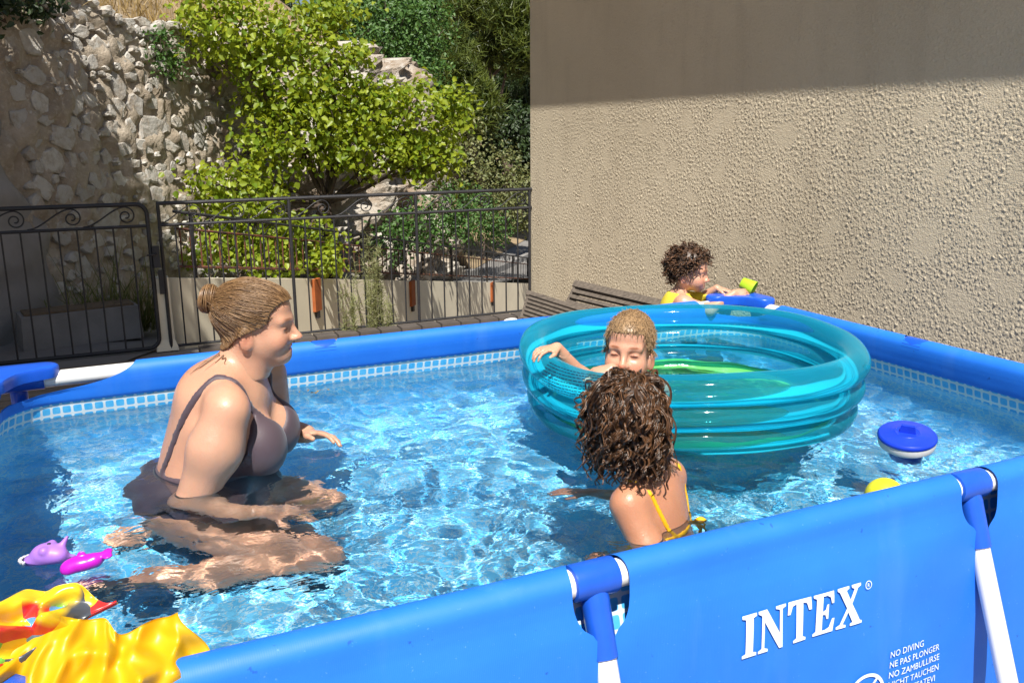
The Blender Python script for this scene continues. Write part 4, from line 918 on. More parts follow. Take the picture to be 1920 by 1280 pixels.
# ================================================================== people
RR = np.array([math.cos(CAM_YAW), -math.sin(CAM_YAW), 0.]); DD = np.array([math.sin(CAM_YAW), math.cos(CAM_YAW), 0.])
def unit(v): v = np.array(v, float); return v/np.linalg.norm(v)
def frame(fwd, up=(0, 0, 1)):
    f = unit(fwd); l = unit(np.cross(up, f)); u = np.cross(f, l); return np.array([f, l, u])
def add_head(F, c, R, s, child=0):
    c = np.array(c, float)
    def p(f, l, u): return c+s*(np.array([f, l, u])@R)
    def E(f, l, u, r, k=.02, op='u', R2=None): F.ell(p(f, l, u), np.array(r)*s, k*s, R if R2 is None else R2, op)
    def K(a, b, ra, rb, k=.015): F.cap(p(*a), p(*b), ra*s, rb*s, k*s)
    ch = child
    E(-.014, 0, .030+.008*ch, (.104, .077, .092)); E(.050, 0, .045+.006*ch, (.056+.004*ch, .062, .057), .03); E(.045, 0, -.03, (.066-.004*ch, .060, .083-.012*ch), .03)
    ju = -.098+.014*ch
    for sg in (1, -1):
        K((-.005, sg*.053, -.052), (.080, sg*.014, ju+.004), .018, .020, .035)
        E(.073, sg*.037, -.046, (.030+.003*ch, .027+.004*ch, .030+.004*ch), .03)
        K((.102, sg*.012, .017), (.088, sg*.046, .017), .011, .010, .02)
    E(.088-.006*ch, 0, ju+.002, (.021, .024, .020), .03)
    for sg in (1, -1): E(.116, sg*.033, -.006, (.018, .017, .013), .014, 's')
    for sg in (1, -1): E(.092, sg*.033, -.007, (.0125, .016, .0115), .006)
    nl = 1-.38*ch
    K((.106, 0, .004), (.110+.024*nl, 0, -.034), .008, .0105, .014); E(.111+.023*nl, 0, -.036, (.0115, .011, .010), .008)
    for sg in (1, -1): E(.108+.011*nl, sg*.0125, -.040, (.012, .008, .0085), .008)
    E(.1045, 0, -.064, (.012, .023, .0062), .008); E(.103, 0, -.0765, (.0115, .019, .0072), .008); E(.121, 0, -.0705, (.010, .026, .0022), .006, 's')
    for sg in (1, -1):
        c2 = p(-.004, sg*.077, -.040); t_ = math.radians(18)
        R3 = np.array([R[0]*math.cos(.35)+R[1]*sg*(-math.sin(.35)), R[1]*sg*math.cos(.35)+R[0]*math.sin(.35), R[2]])
        F.ell(c2, np.array((.020, .008, .033))*s, .008*s, R3); F.ell(p(.004, sg*.087, -.040), np.array((.011, .007, .022))*s, .006*s, R3, 's')
    return p
def head_tone(c, R, s, child=0, brow=(.55, .42, .36), squint=False, base=None):
    c = np.array(c, float)
    def fn(P):
        q = ((P-c)@R.T)/s; f, l, u = q[:, 0], np.abs(q[:, 1]), q[:, 2]; T = np.ones((len(P), 3))
        def paint(m, col): T[:] = T*(1-m[:, None])+T*np.array(col)*m[:, None]
        def blob(cf, cl, cu, r, w_=.3): d = np.sqrt(((f-cf)/r[0])**2+((l-cl)/r[1])**2+((u-cu)/r[2])**2); return np.clip((1-d)/w_, 0, 1)
        paint(blob(.085, .040, -.045, (.05, .034, .032), .9), (1.06, .80, .76)); paint(blob(.128, 0, -.034, (.025, .018, .018), .9), (1.05, .80, .76))
        paint(blob(.108, 0, -.070, (.03, .026, .0135), .35), (.92, .58, .58)); paint(blob(.108, 0, -.0705, (.03, .027, .003), .4), (.45, .25, .25))  # last blob paints the shaded slit between the lips
        paint(blob(.095, .031, .0215, (.04, .022, .0062), .4), brow)
        paint(blob(.10, .033, -.0075, (.03, .0165, .0050 if squint else .0060), .3), (.20, .13, .11)); paint(blob(.10, .033, -.0065, (.03, .020, .013), .9), (.92, .84, .82))  # lash line, then soft shade of the eye socket painted into the skin
        paint(blob(-.004, .082, -.04, (.03, .02, .04), .9), (1.06, .80, .74))
        return np.clip(T, 0, 1.2)
    return fn
def add_hand(F, wrist, d, nrm, thumb, s, curl=(.5, .5, .5, .5), spread=.10, fore=None, fr=.026):
    w_ = np.array(wrist, float); d = unit(d); nrm = unit(np.array(nrm)-np.dot(nrm, d)*d); lat = np.cross(d, nrm)*thumb; R = np.array([d, lat, nrm])
    if fore is not None: F.cap(fore, w_, fr*1.15*s/.62 if False else fr, fr*.82, .01)
    F.ell(w_+d*.045*s, np.array((.050, .039, .0145))*s, .012*s, R); F.ell(w_+d*.012*s, np.array((.03, .026, .017))*s, .015*s, R)
    for i, (o_, ln) in enumerate(((.029, .070), (.010, .079), (-.010, .073), (-.028, .057))):
        a = w_+d*(.083-.004*abs(i-1))*s+lat*o_*s; ang = 0; dirv = unit(d+lat*o_*spread*22); r = .0086*s
        for k, q in enumerate((.42, .32, .26)):
            ang += curl[i]*(.55 if k == 0 else .8); v = dirv*math.cos(ang)-nrm*math.sin(ang); b = a+v*ln*q*s; F.cap(a, b, r, r*.9, .004*s); a = b; r *= .92
    a = w_+d*.022*s+lat*.030*s-nrm*.004*s
    for k, (v, ln) in enumerate(((d*.75+lat*.62-nrm*.2, .040), (d*.9+lat*.25-nrm*.3, .032))): b = a+unit(v)*ln*s; F.cap(a, b, .0115*s*(1-.12*k), .010*s*(1-.12*k), .010*s); a = b
class Body:
    """collects distance fields in a local frame: X image-right, Y away, Z up"""
    def __init__(s, O): s.O = np.array(O, float); s.parts = []
    def W(s, P): P = np.asarray(P, float); return np.array([s.O[0], s.O[1], 0])+P[..., :1]*RR+P[..., 1:2]*DD+P[..., 2:3]*np.array([0, 0, 1.])
    def add(s, F, f=None, smooth=2): s.parts.append(F.mesh(f, smooth))
    def build(s, name, mat, label, group=None):
        V = []; Fs = []; n = 0
        for v, f in s.parts: V.append(v); Fs.append(f+n); n += len(v)
        s.local = np.concatenate(V); o = mesh_obj(name, s.W(s.local), np.concatenate(Fs), mat)
        tag(shift(o, (s.O[0], s.O[1], 0)), label, 'person', group); receive(o); s.obj = o; return o
    def tone(s, fns):
        T = np.ones((len(s.local), 3))
        for fn in fns: T *= fn(s.local)
        a = s.obj.data.attributes.new('tone', 'FLOAT_COLOR', 'POINT'); a.data.foreach_set('color', np.concatenate([T, np.ones((len(T), 1))], 1).astype(np.float32).ravel())
    def part(s, name, F, f, mat, smooth=2):
        v, q = F.mesh(f, smooth); o = mesh_obj(name, s.W(v), q, mat, s.obj); receive(o); return o
def strands(body, paths, rad, mat, name, seed, sides=4, extra=None, lo=.0, hi=1., tip=.25, parent=None):
    """tapered hair strands from an array of paths (n, k, 3)"""
    r = rng_(seed); n, k, _ = paths.shape; mb = MB()
    T = np.gradient(paths, axis=1); T /= np.linalg.norm(T, axis=2, keepdims=True)+1e-9
    ref = np.array([.3, .2, .93]); A = np.cross(T, ref); A /= np.linalg.norm(A, axis=2, keepdims=True)+1e-9; B = np.cross(T, A)
    th = np.arange(sides)*2*math.pi/sides; t_ = np.linspace(0, 1, k); rr = rad*(1-(1-tip)*t_**2)
    rr = rr[None, :, None, None]*r.uniform(.6, 1.3, (n, 1, 1, 1))
    V = paths[:, :, None]+rr*(A[:, :, None]*np.cos(th)[None, None, :, None]+B[:, :, None]*np.sin(th)[None, None, :, None])
    i = np.arange(n*k*sides).reshape(n, k, sides); j = np.roll(i, -1, 2)
    F = np.stack([i[:, :-1], j[:, :-1], j[:, 1:], i[:, 1:]], -1).reshape(-1, 4)
    tint = np.repeat(r.uniform(lo, hi, n)**1.5, k*sides)
    return tag(mesh_obj(name, body.W(V.reshape(-1, 3)), F, mat, parent or body.obj, True, tint), kind='stuff')
def scalp_points(F, c, R, s, hl, n, seed, off=.004):
    r = rng_(seed); c = np.array(c, float); out = []
    while len(out) < n:
        d = r.standard_normal((400, 3)); d /= np.linalg.norm(d, axis=1, keepdims=True)
        P = F.snap(c+d@R*.115*s+R[2]*.02*s, off); q = ((P-c)@R.T)/s
        ok = (q[:, 0] < np.interp(q[:, 2], *hl)) & (q[:, 2] > hl[0][0]); out += list(P[ok])
    return np.array(out[:n])
def grow(fields, P0, steps, step, grav, outw, off, curl, freq, seed, flow=None, stiff=.7, zt=None):
    """let strands fall, pushed out of the head and shoulders, then wind curls round the path"""
    r = rng_(seed); n = len(P0); P = P0.copy(); d = fields[0].grad(P)*outw+r.standard_normal((n, 3))*.25+np.array([0, 0, -.05])
    if flow is not None: d = d+flow
    d /= np.linalg.norm(d, axis=1, keepdims=True); out = [P.copy()]; sp = step*r.uniform(.65, 1.2, (n, 1)) if zt is None else np.maximum(1.22*(P0[:, 2:3]-r.uniform(zt[0], zt[1], (n, 1))), .035)/steps; offs = off*r.uniform(.4, 1.5, n)
    for k in range(steps-1):
        d = d*stiff+(1-stiff)*np.array([0, 0, -grav])+r.standard_normal((n, 3))*.07
        if flow is not None: d = d+flow*(1-stiff)
        d /= np.linalg.norm(d, axis=1, keepdims=True); P = P+d*sp
        for F in fields:
            v = F.sample(P); m = v < offs
            if m.any(): P[m] += F.grad(P[m])*(offs[m]-v[m])[:, None]
        out.append(P.copy())
    S = np.stack(out, 1); T = np.gradient(S, axis=1); T /= np.linalg.norm(T, axis=2, keepdims=True)+1e-9
    A = np.cross(T, np.array([.2, .9, .1])); A /= np.linalg.norm(A, axis=2, keepdims=True)+1e-9; B = np.cross(T, A)
    t_ = np.linspace(0, 1, steps)[None, :, None]; ph = r.uniform(0, 6.28, (n, 1, 1)); fq = freq*r.uniform(.7, 1.3, (n, 1, 1))
    a = curl*r.uniform(.5, 1.4, (n, 1, 1))*np.clip(t_*2.2, 0, 1)
    return S+a*(A*np.cos(ph+t_*fq)+B*np.sin(ph+t_*fq))
def lockify(paths, k, spread, seed):
    """each lock becomes k strands running side by side and meeting at the tip"""
    r = rng_(seed); n, m, _ = paths.shape; o = r.standard_normal((n, k, 1, 3))*spread*(1-.75*np.linspace(0, 1, m))[None, None, :, None]
    return (paths[:, None]+o).reshape(n*k, m, 3)
HL_ADULT = ([-.088, -.075, -.05, -.035, -.02, -.004, .012, .03, .045, .06, .074, .088, .2], [-.085, -.062, -.042, -.030, -.004, .034, .052, .058, .062, .074, .090, .25, .25])
HL_CHILD = ([-.105, -.08, -.05, -.02, -.004, .012, .04, .066, .085, .2], [-.085, -.065, -.044, -.028, .010, .042, .066, .080, .25, .25])
def cap_field(F, c, R, s, hl, thick):
    X, Y, Z = F.grid(); q = (np.stack([X, Y, Z], -1)-np.array(c))@R.T/s
    edge = (q[..., 0]-np.interp(q[..., 2], *hl))*s*.8
    return np.maximum(np.maximum(F.f-thick, edge), (hl[0][0]-q[..., 2])*s)

# ------------------------------------------------------------------ woman kneeling in the water, seen in profile
def woman():
    b = Body((.512, 1.328)); sk = 'skin_woman'
    hc = np.array([.134, 0, .994]); hs = .945; HR = frame((1, .06, -.10), (0.08, 0, 1))
    F = Field((-.42, -.50, -.02), (.48, .40, .99), .0085)
    F.ell((.012, 0, .70), (.128, .175, .165), .05); F.ell((-.025, 0, .52), (.150, .180, .20), .07); F.ell((-.06, 0, .30), (.195, .215, .18), .08)
    F.ell((.0, 0, .80), (.078, .150, .075), .05); F.ell((.085, 0, .765), (.075, .135, .08), .05)
    for sg in (1, -1): F.ell((.142, sg*.080, .648), (.078, .076, .088), .04)
    F.cap((.112, 0, .93), (.060, 0, .815), .058, .070, .05)
    for sg in (1, -1): F.cap((.045, sg*.06, .845), (.085, sg*.16, .812), .040, .046, .05)
    # near arm
    F.cap((.104, -.195, .790), (.068, -.215, .690), .060, .067, .04); F.cap((.068, -.215, .690), (-.008, -.235, .52), .067, .047, .04)
    F.cap((-.008, -.235, .52), (.12, -.25, .44), .048, .036, .03); F.cap((.12, -.25, .44), (.20, -.23, .42), .036, .028, .02)
    # far arm
    F.cap((.104, .195, .785), (.11, .225, .60), .062, .052, .04); F.cap((.11, .225, .60), (.22, .17, .595), .048, .034, .03)
    for sg, kn, an, ft in ((-1, (.315, -.19, .10), (-.10, -.30, .07), (-.27, -.37, .045)), (1, (.26, .15, .12), (-.12, .02, .07), (-.29, -.07, .045))):
        F.cap((-.04, sg*.11, .26), kn, .112, .078, .06); F.cap(kn, (kn[0]*.4+an[0]*.6, kn[1]*.4+an[1]*.6, .085), .072, .062, .03); F.cap((kn[0]*.4+an[0]*.6, kn[1]*.4+an[1]*.6, .085), an, .062, .042, .03); F.cap(an, ft, .042, .026, .03)
    b.add(F)
    Fh = Field((-.02, -.13, .80), (.34, .13, 1.16), .0036)
    p = add_head(Fh, hc, HR, hs); Fh.cap((.112, 0, .93), (.060, 0, .815), .058, .070, .03); Fh.cap((.150, 0, .905), (.118, 0, .85), .034, .05, .04)
    b.add(Fh, np.maximum(Fh.f, .83-Fh.grid()[2]))
    for w_, d, nr, fo in (((.20, -.23, .42), (.9, .1, -.25), (0, -.3, 1), (.16, -.24, .43)), ((.215, .172, .597), (.85, -.35, .10), (-.1, .5, .9), (.17, .195, .596))):
        Fn = Field(np.array(w_)-.10, np.array(w_)+np.array([.22, .12, .12]), .0038); add_hand(Fn, w_, d, nr, 1, .95, (.35, .4, .45, .5), fore=fo, fr=.036); b.add(Fn)
    b.build('person', sk, 'woman with fair hair in a bun and plum swimsuit kneeling in the water')
    b.tone([head_tone(hc, HR, hs, 0, (.62, .5, .42))])
    # swimsuit follows the body, low at the back, with thin straps
    X, Y, Z = F.grid(); zc = np.interp(X, [-.2, -.15, -.05, .06, .12, .17, .26], [.580, .585, .59, .605, .66, .715, .725]); zc = zc-.06*np.exp(-(Y/.045)**2)*(X > .10)+.055*np.exp(-((np.abs(Y)-.11)/.035)**2)*np.clip((X-.08)/.05, 0, 1)
    arm = np.minimum(1, (np.abs(Y)-.168)/.02)
    reg = np.maximum(Z-zc, .33-.25*X-Z)*.9
    P = np.stack([X, Y, Z], -1)
    def path(sgn):
        pts = np.array([(.182, sgn*.085, .715), (.165, sgn*.10, .76), (.14, sgn*.118, .81), (.105, sgn*.128, .855), (.06, sgn*.130, .86), (.015, sgn*.135, .815), (-.03, sgn*.14, .745), (-.075, sgn*.135, .67), (-.105, sgn*.125, .60), (-.12, sgn*.12, .57)])
        return F.snap(pts, 0.)
    for sgn in (1, -1):
        pts = path(sgn)
        for a, c in zip(pts[:-1], pts[1:]):
            t_ = np.clip(((P-a)@(c-a))/((c-a)@(c-a)), 0, 1); reg = np.minimum(reg, np.linalg.norm(P-a-t_[..., None]*(c-a), axis=-1)-.0125)
    Fa = Field((-.42, -.50, -.02), (.48, .40, .99), .0085)     # arms and legs stay bare
    Fa.cap((.104, -.195, .790), (.068, -.215, .690), .068, .078, .02); Fa.cap((.068, -.215, .690), (-.008, -.235, .52), .078, .054, .02); Fa.cap((-.008, -.235, .52), (.20, -.24, .42), .054, .04, .02)
    Fa.cap((.104, .195, .785), (.11, .225, .60), .066, .056, .02); Fa.cap((.11, .225, .60), (.22, .17, .595), .052, .04, .02)
    strapmask = reg
    suit = np.maximum(np.maximum(F.f-.0055, reg), np.where(Z < .76, -(Fa.f-.004), -1.))
    o = b.part('swimsuit', F, suit, 'suit', 1)
    # short flared skirt of the suit under water
    th = np.linspace(0, 2*math.pi, 73); rows = []
    for k, (rx, ry, z) in enumerate(((.110, .150, .565), (.168, .198, .535), (.190, .222, .50), (.202, .240, .46), (.206, .25, .42))):
        wv = 1+.02*k*np.sin(th*9+k*.4)+.012*k*np.sin(th*5+1); rows.append(np.stack([-.045+rx*wv*np.cos(th), ry*wv*np.sin(th)-.01, z+.012*k*.3*np.sin(th*7)], -1))
    mb = MB(); mb.grid(b.W(np.array(rows))); receive(mb.build('skirt', 'suit', b.obj))
    # hair drawn back into a bun
    cf = cap_field(Fh, hc, HR, hs, HL_ADULT, .0075); v, q = Fh.mesh(cf, 3)
    r = rng_(3); cap_o = mesh_obj('hair', b.W(v), q, 'hair_light_brown', b.obj, True, np.clip(.42+.12*r.standard_normal(len(v)), 0, 1)); receive(cap_o)
    bun = hc+hs*(np.array([-.122, 0, .058])@HR)
    S = scalp_points(Fh, hc, HR, hs, HL_ADULT, 2600, 5, .0072); t_ = np.linspace(0, 1, 16)[None, :, None]
    E_ = bun+r.standard_normal((2600, 3))*.012; pth = S[:, None]*(1-t_)+E_[:, None]*t_; sh = pth.shape
    mid = Fh.snap(pth.reshape(-1, 3), .0082, 3).reshape(sh); lift = .0015*np.abs(r.standard_normal((2600, 1, 1)))*np.sin(t_*math.pi)
    pth = mid*(1-t_**4)+pth*t_**4+Fh.grad(mid.reshape(-1, 3)).reshape(sh)*lift; pth += .0012*r.standard_normal((2600, 1, 3))
    strands(b, pth, .00085, 'hair_light_brown', 'hair_strands', 6, 3, lo=.15, tip=.8, parent=cap_o)
    hl2 = (HL_ADULT[0], [q+.009 for q in HL_ADULT[1]]); S3 = scalp_points(Fh, hc, HR, hs, hl2, 3600, 44, .002); q3 = ((S3-hc)@HR.T)/hs; S3 = S3[(q3[:, 0] > np.interp(q3[:, 2], *HL_ADULT)-.008)]; t3 = np.linspace(0, 1, 10)[None, :, None]
    p3 = S3[:, None]+(bun-S3)[:, None]*t3*.42; s3 = p3.shape; p3 = Fh.snap(p3.reshape(-1, 3), 0., 3).reshape(s3); p3 += Fh.grad(p3.reshape(-1, 3)).reshape(s3)*(.0012+.0080*np.clip(t3*2.2, 0, 1)); strands(b, p3, .00055, 'hair_light_brown', 'hairline_strands', 45, 3, lo=.1, hi=.9, tip=.9, parent=cap_o)
    fly = pth[::24]+np.cumsum(r.standard_normal(pth[::24].shape), 1)*.0011+Fh.grad(pth[::24].reshape(-1, 3)).reshape(pth[::24].shape)*.004*np.sin(t_*math.pi); strands(b, fly, .0006, 'hair_light_brown', 'flyaway_hairs', 10, 3, lo=.4, tip=.4, parent=cap_o)
    ax = unit(bun-hc+np.array([0, 0, -.03])); A, B_, _ = orient(ax); n = 150; ph = r.uniform(0, 6.28, (n, 1)); k_ = np.linspace(0, 1, 26)[None]
    R0 = .021; a1 = ph+k_*4.2; a2 = r.uniform(0, 6.28, (n, 1))+k_*1.4; rr = .0205*r.uniform(.85, 1.05, (n, 1))
    cb = bun+ax*.012; pb = cb+((R0+rr*np.cos(a2))[..., None]*(np.cos(a1)[..., None]*A+np.sin(a1)[..., None]*B_))+(rr*np.sin(a2)*1.05)[..., None]*ax
    mb = MB(); mb.lathe([(.0, -.022), (.022, -.020), (.038, 0), (.028, .017), (.0, .020)], 20, (0, 0, 0), np.array([A, B_, ax])); Vb = np.concatenate(mb.v)+cb
    bo = mesh_obj('hair_bun', b.W(Vb), mb.f, 'hair_light_brown', b.obj, True, np.full(len(Vb), .6)); strands(b, pb, .0021, 'hair_light_brown', 'bun_strands', 8, 3, lo=.25, tip=.9, parent=bo)
    # loose wet wisps at the nape
    W0 = np.array([(.045, -.052, .915), (.055, -.055, .90), (.03, -.045, .925), (.06, -.056, .91)]); n = len(W0); tt = np.linspace(0, 1, 14)[None, :, None]
    end = W0+np.array([(-.08, -.04, -.045), (-.02, -.02, -.05), (-.05, -.03, -.05), (.005, -.01, -.04)]); wp = W0[:, None]*(1-tt)+end[:, None]*tt
    wp = F.snap(wp.reshape(-1, 3), .003, 2).reshape(n, 14, 3)+.004*np.sin(tt*9+np.arange(n)[:, None, None]); strands(b, wp, .0016, 'hair_light_brown', 'hair_wisps', 9, 3, lo=.0, hi=.4, parent=cap_o)
    return b
woman()

# ------------------------------------------------------------------ girl with wet curls, seen from behind
def girl():
    b = Body((1.35, .45)); fw = unit((-.80, .60, 0)); sd = unit((-.60, -.80, 0)); zz = np.array([0, 0, 1.])
    F = Field((-.34, -.34, -.02), (.36, .42, .80), .0062); TR_ = np.array([fw, sd, zz])
    lean = unit((-.28, 0.02, 1)); RT = np.array([unit(fw-np.dot(fw, lean)*lean), sd, lean])
    F.ell((.078, .012, .625), (.066, .108, .10), .04, RT); F.ell((.100, .005, .52), (.068, .100, .12), .05, RT); F.ell((.125, .0, .36), (.078, .112, .12), .06); F.ell((.14, 0, .25), (.10, .125, .09), .06)
    for sg in (1, -1): F.cap((.066, .014, .70), np.array([.070, .012, .655])+sd*sg*.095, .030, .034, .035)
    F.cap((.062, .014, .68), (.030, .022, .80), .038, .036, .03)
    F.cap((.006, -.070, .645), (.050, -.108, .555), .041, .038, .03); F.cap((.050, -.108, .555), (.105, -.135, .455), .038, .031, .02); F.cap((.105, -.135, .455), (.02, -.10, .33), .031, .022, .02)
    F.cap((.134, .095, .655), (.08, .16, .54), .040, .034, .03); F.cap((.08, .16, .54), (-.06, .20, .55), .032, .023, .02)
    for sg in (1, -1):
        hp = np.array([.13, 0, .24])+sd*sg*.065; kn = hp+fw*.24+np.array([0, 0, -.14])+sd*sg*.02; an = kn-fw*.27+np.array([0, 0, -.04])
        F.cap(hp, kn, .072, .052, .05); F.cap(kn, an, .048, .034, .02); F.cap(an, an-fw*.11+np.array([0, 0, -.015]), .032, .022, .02)
    b.add(F)
    hc = np.array([.014, .020, .832]); hs = .85; HR = frame((-.34, .93, .05), (-.18, .1, 1)); Fh = Field((-.16, -.15, .66), (.17, .19, .99), .0042)
    add_head(Fh, hc, HR, hs, 1); Fh.cap((.062, .014, .68), (.030, .022, .80), .038, .036, .03); b.add(Fh, np.maximum(Fh.f, .71-Fh.grid()[2]))
    for w_, d, nr, fo, th in (((.02, -.10, .33), (-.8, .3, -.4), (-.3, -.5, .8), (.05, -.11, .375), 1), ((-.06, .20, .55), (-.95, .1, .05), (0, .1, 1), (-.01, .185, .548), -1)):
        Fn = Field(np.array(w_)-np.array([.17, .1, .12]), np.array(w_)+.09, .003); add_hand(Fn, w_, d, nr, th, .72, (.3, .35, .4, .4), fore=fo, fr=.025); b.add(Fn)
    b.build('person', 'skin_girl', 'girl with dark wet curls and yellow bikini top, seen from behind')
    b.tone([head_tone(hc, HR, hs, 1)])
    X, Y, Z = F.grid(); P = np.stack([X, Y, Z], -1); q = P-np.array([.085, .01, .56]); f_, l_ = q@fw, q@sd
    zb = .528+.25*(l_*.0)-.10*f_
    band = np.abs(Z-zb)-.0085; cups = np.maximum(np.maximum(np.abs(Z-(zb+.032))-.040, .012-f_), np.abs(l_)-.10)
    reg = np.minimum(band, cups)
    def ribbon(pts, rad):
        nonlocal reg
        pts = F.snap(np.array(pts), 0.)
        for a, c in zip(pts[:-1], pts[1:]): t_ = np.clip(((P-a)@(c-a))/((c-a)@(c-a)), 0, 1); reg = np.minimum(reg, np.linalg.norm(P-a-t_[..., None]*(c-a), axis=-1)-rad)
    ribbon([(-.01, -.005, .60), (-.005, -.035, .66), (.02, -.05, .695), (.05, -.05, .665), (.085, -.06, .61), (.115, -.055, .55), (.125, -.05, .525)], .0072)
    ribbon([(.06, .10, .62), (.08, .085, .68), (.105, .08, .705), (.135, .065, .68), (.160, .05, .62), (.17, .035, .56), (.17, .03, .525)], .0072)
    Fa = Field((-.34, -.34, -.02), (.36, .42, .80), .0062); Fa.cap((.010, -.078, .635), (.050, -.110, .555), .040, .041, .02); Fa.cap((.050, -.108, .555), (.105, -.135, .455), .041, .034, .02); Fa.cap((.134, .10, .64), (.08, .16, .54), .040, .037, .02); Fa.cap((.08, .16, .54), (-.08, .205, .55), .040, .030, .02)
    top = np.maximum(np.maximum(F.f-.0045, reg), np.where(Z < .60, -(Fa.f-.001), -1.)); bo = b.part('bikini_top', F, top, 'bikini', 1)
    # bottoms under water
    b.part('bikini_bottom', F, np.maximum(F.f-.004, np.maximum(Z-.33, .20-Z)), 'bikini', 1)
    # bow on the back strap
    c = F.snap(np.array([[.176, .006, .548]]), .012)[0]; mb = MB()
    for dx_, dz, ln in ((.018, .030, 1), (.022, -.012, 1), (-.012, .018, .8)):
        t_ = np.linspace(0, 1, 12); e = np.array([dx_, -.012, dz]); pp = c+e*np.sin(t_*math.pi)[:, None]*1.0+np.array([-dz, 0, dx_])*.35*np.sin(t_*2*math.pi)[:, None]; mb.tube(b.W(pp), .0062, 6, flat=.5)
    for e in ((.030, -.012, -.048), (.012, -.016, -.055)): mb.tube(b.W(np.array([c, c+np.array(e)*.5+np.array([.006, -.004, 0]), c+np.array(e)])), [.006, .0085, .007], 6, flat=.4)
    mb.tube(b.W(np.array([c+np.array([-.008, 0, .003]), c+np.array([.009, -.004, -.003])])), .009, 8); mb.build('bow', 'bikini', bo)
    # wet curls
    cf = cap_field(Fh, hc, HR, hs, HL_CHILD, .008); v, qf = Fh.mesh(cf, 2); r = rng_(11)
    cap_o = mesh_obj('hair', b.W(v), qf, 'hair_dark_wet', b.obj, True, np.clip(.15+.1*r.standard_normal(len(v)), 0, 1))
    S = scalp_points(Fh, hc, HR, hs, HL_CHILD, 330, 12, .008)
    pth = grow([Fh, F], S, 34, .0060, 1., .05, .0062, .0076, 21., 13, stiff=.70, zt=(.70, .78))
    strands(b, lockify(pth, 9, .0032, 14), .00125, 'hair_dark_wet', 'curl_locks', 15, 4, lo=0., tip=.3, parent=cap_o)
    S2 = scalp_points(Fh, hc, HR, hs, HL_CHILD, 130, 16, .010); pth = grow([Fh, F], S2, 32, .0060, .9, .12, .009, .0095, 22., 17, stiff=.74, zt=(.695, .81))
    strands(b, lockify(pth, 6, .0024, 18), .0012, 'hair_dark_wet', 'loose_curls', 19, 4, lo=.1, tip=.3, parent=cap_o)
    return b
girl()

# ------------------------------------------------------------------ fair-haired boy inside the inflatable
def boy():
    b = Body((1.78, 1.09)); hc = np.array([.003, 0, .826]); hs = .94; HR = frame((-.30, -.94, .06), (.05, .05, 1))
    F = Field((-.32, -.24, .28), (.22, .34, .80), .0062)
    F.ell((.02, .06, .64), (.105, .075, .11), .04); F.ell((.03, .09, .53), (.098, .078, .12), .05); F.ell((.04, .11, .42), (.105, .09, .08), .05)
    F.cap((.008, .03, .77), (.016, .05, .68), .037, .042, .03)
    for sg in (1, -1): F.cap((.016, .045, .69), (.016+sg*.085, .045, .67), .030, .036, .03)
    F.cap((-.075, .045, .682), (-.150, .075, .715), .036, .030, .03); F.cap((-.150, .075, .715), (-.232, .020, .822), .029, .020, .02)
    F.cap((.105, .03, .68), (.035, -.10, .705), .036, .030, .03); F.cap((.035, -.10, .705), (-.070, -.135, .790), .029, .020, .02)
    for sg in (1, -1): F.cap((.04+sg*.06, .12, .41), (.02+sg*.09, -.02, .345), .058, .046, .03); F.cap((.02+sg*.09, -.02, .345), (.03+sg*.08, .17, .33), .042, .032, .02)
    b.add(F); Fh = Field((-.14, -.17, .66), (.14, .15, .97), .0034); add_head(Fh, hc, HR, hs, 1); Fh.cap((.008, .03, .77), (.016, .05, .68), .037, .042, .03); b.add(Fh, np.maximum(Fh.f, .69-Fh.grid()[2]))
    Fn = Field((-.36, -.12, .73), (-.18, .10, .90), .0026); add_hand(Fn, (-.232, .020, .826), (-.80, -.50, .02), (-.15, -.2, .97), -1, .68, (.62, .6, .6, .6), fore=(-.21, .035, .795), fr=.022); b.add(Fn)
    Fn = Field((-.20, -.24, .69), (-.03, -.06, .87), .0026); add_hand(Fn, (-.070, -.135, .795), (-.92, -.25, -.12), (-.1, -.35, .93), -1, .68, (.08, .9, 1., 1.), fore=(-.045, -.127, .77), fr=.022); b.add(Fn)
    b.build('person', 'skin_child', 'fair-haired little boy squinting inside the inflatable ring, hands on its rim')
    b.tone([head_tone(hc, HR, hs, 1, (.55, .42, .34), True)])
    cf = cap_field(Fh, hc, HR, hs, HL_CHILD, .0032); v, qf = Fh.mesh(cf, 2); r = rng_(21)
    cap_o = mesh_obj('hair', b.W(v), qf, 'hair_blond', b.obj, True, np.clip(.35+.15*r.standard_normal(len(v)), 0, 1))
    S = scalp_points(Fh, hc, HR, hs, HL_CHILD, 2200, 22, .003); rel = unit(HR[0]*.8-HR[2]*.3)*.5
    pth = grow([Fh], S, 9, .0022, .3, .05, .0042, .0008, 4., 23, flow=np.broadcast_to(rel, S.shape)*.5, stiff=.7)
    strands(b, pth, .0010, 'hair_blond', 'hair_strands', 24, 3, lo=.05, tip=.3, parent=cap_o)
    hl2 = (HL_CHILD[0], [q+.010 for q in HL_CHILD[1]]); S3 = scalp_points(Fh, hc, HR, hs, hl2, 900, 46, .002)
    strands(b, grow([Fh], S3, 8, .0024, .4, .08, .0035, .001, 4., 47, flow=np.broadcast_to(rel, S3.shape)*.4, stiff=.7), .0007, 'hair_blond', 'hairline_strands', 48, 3, lo=.0, hi=.8, tip=.3, parent=cap_o)
    b.part('swim_trunks', F, np.maximum(F.f-.005, np.maximum(F.grid()[2]-.50, .30-F.grid()[2])), 'suit', 1)
boy()

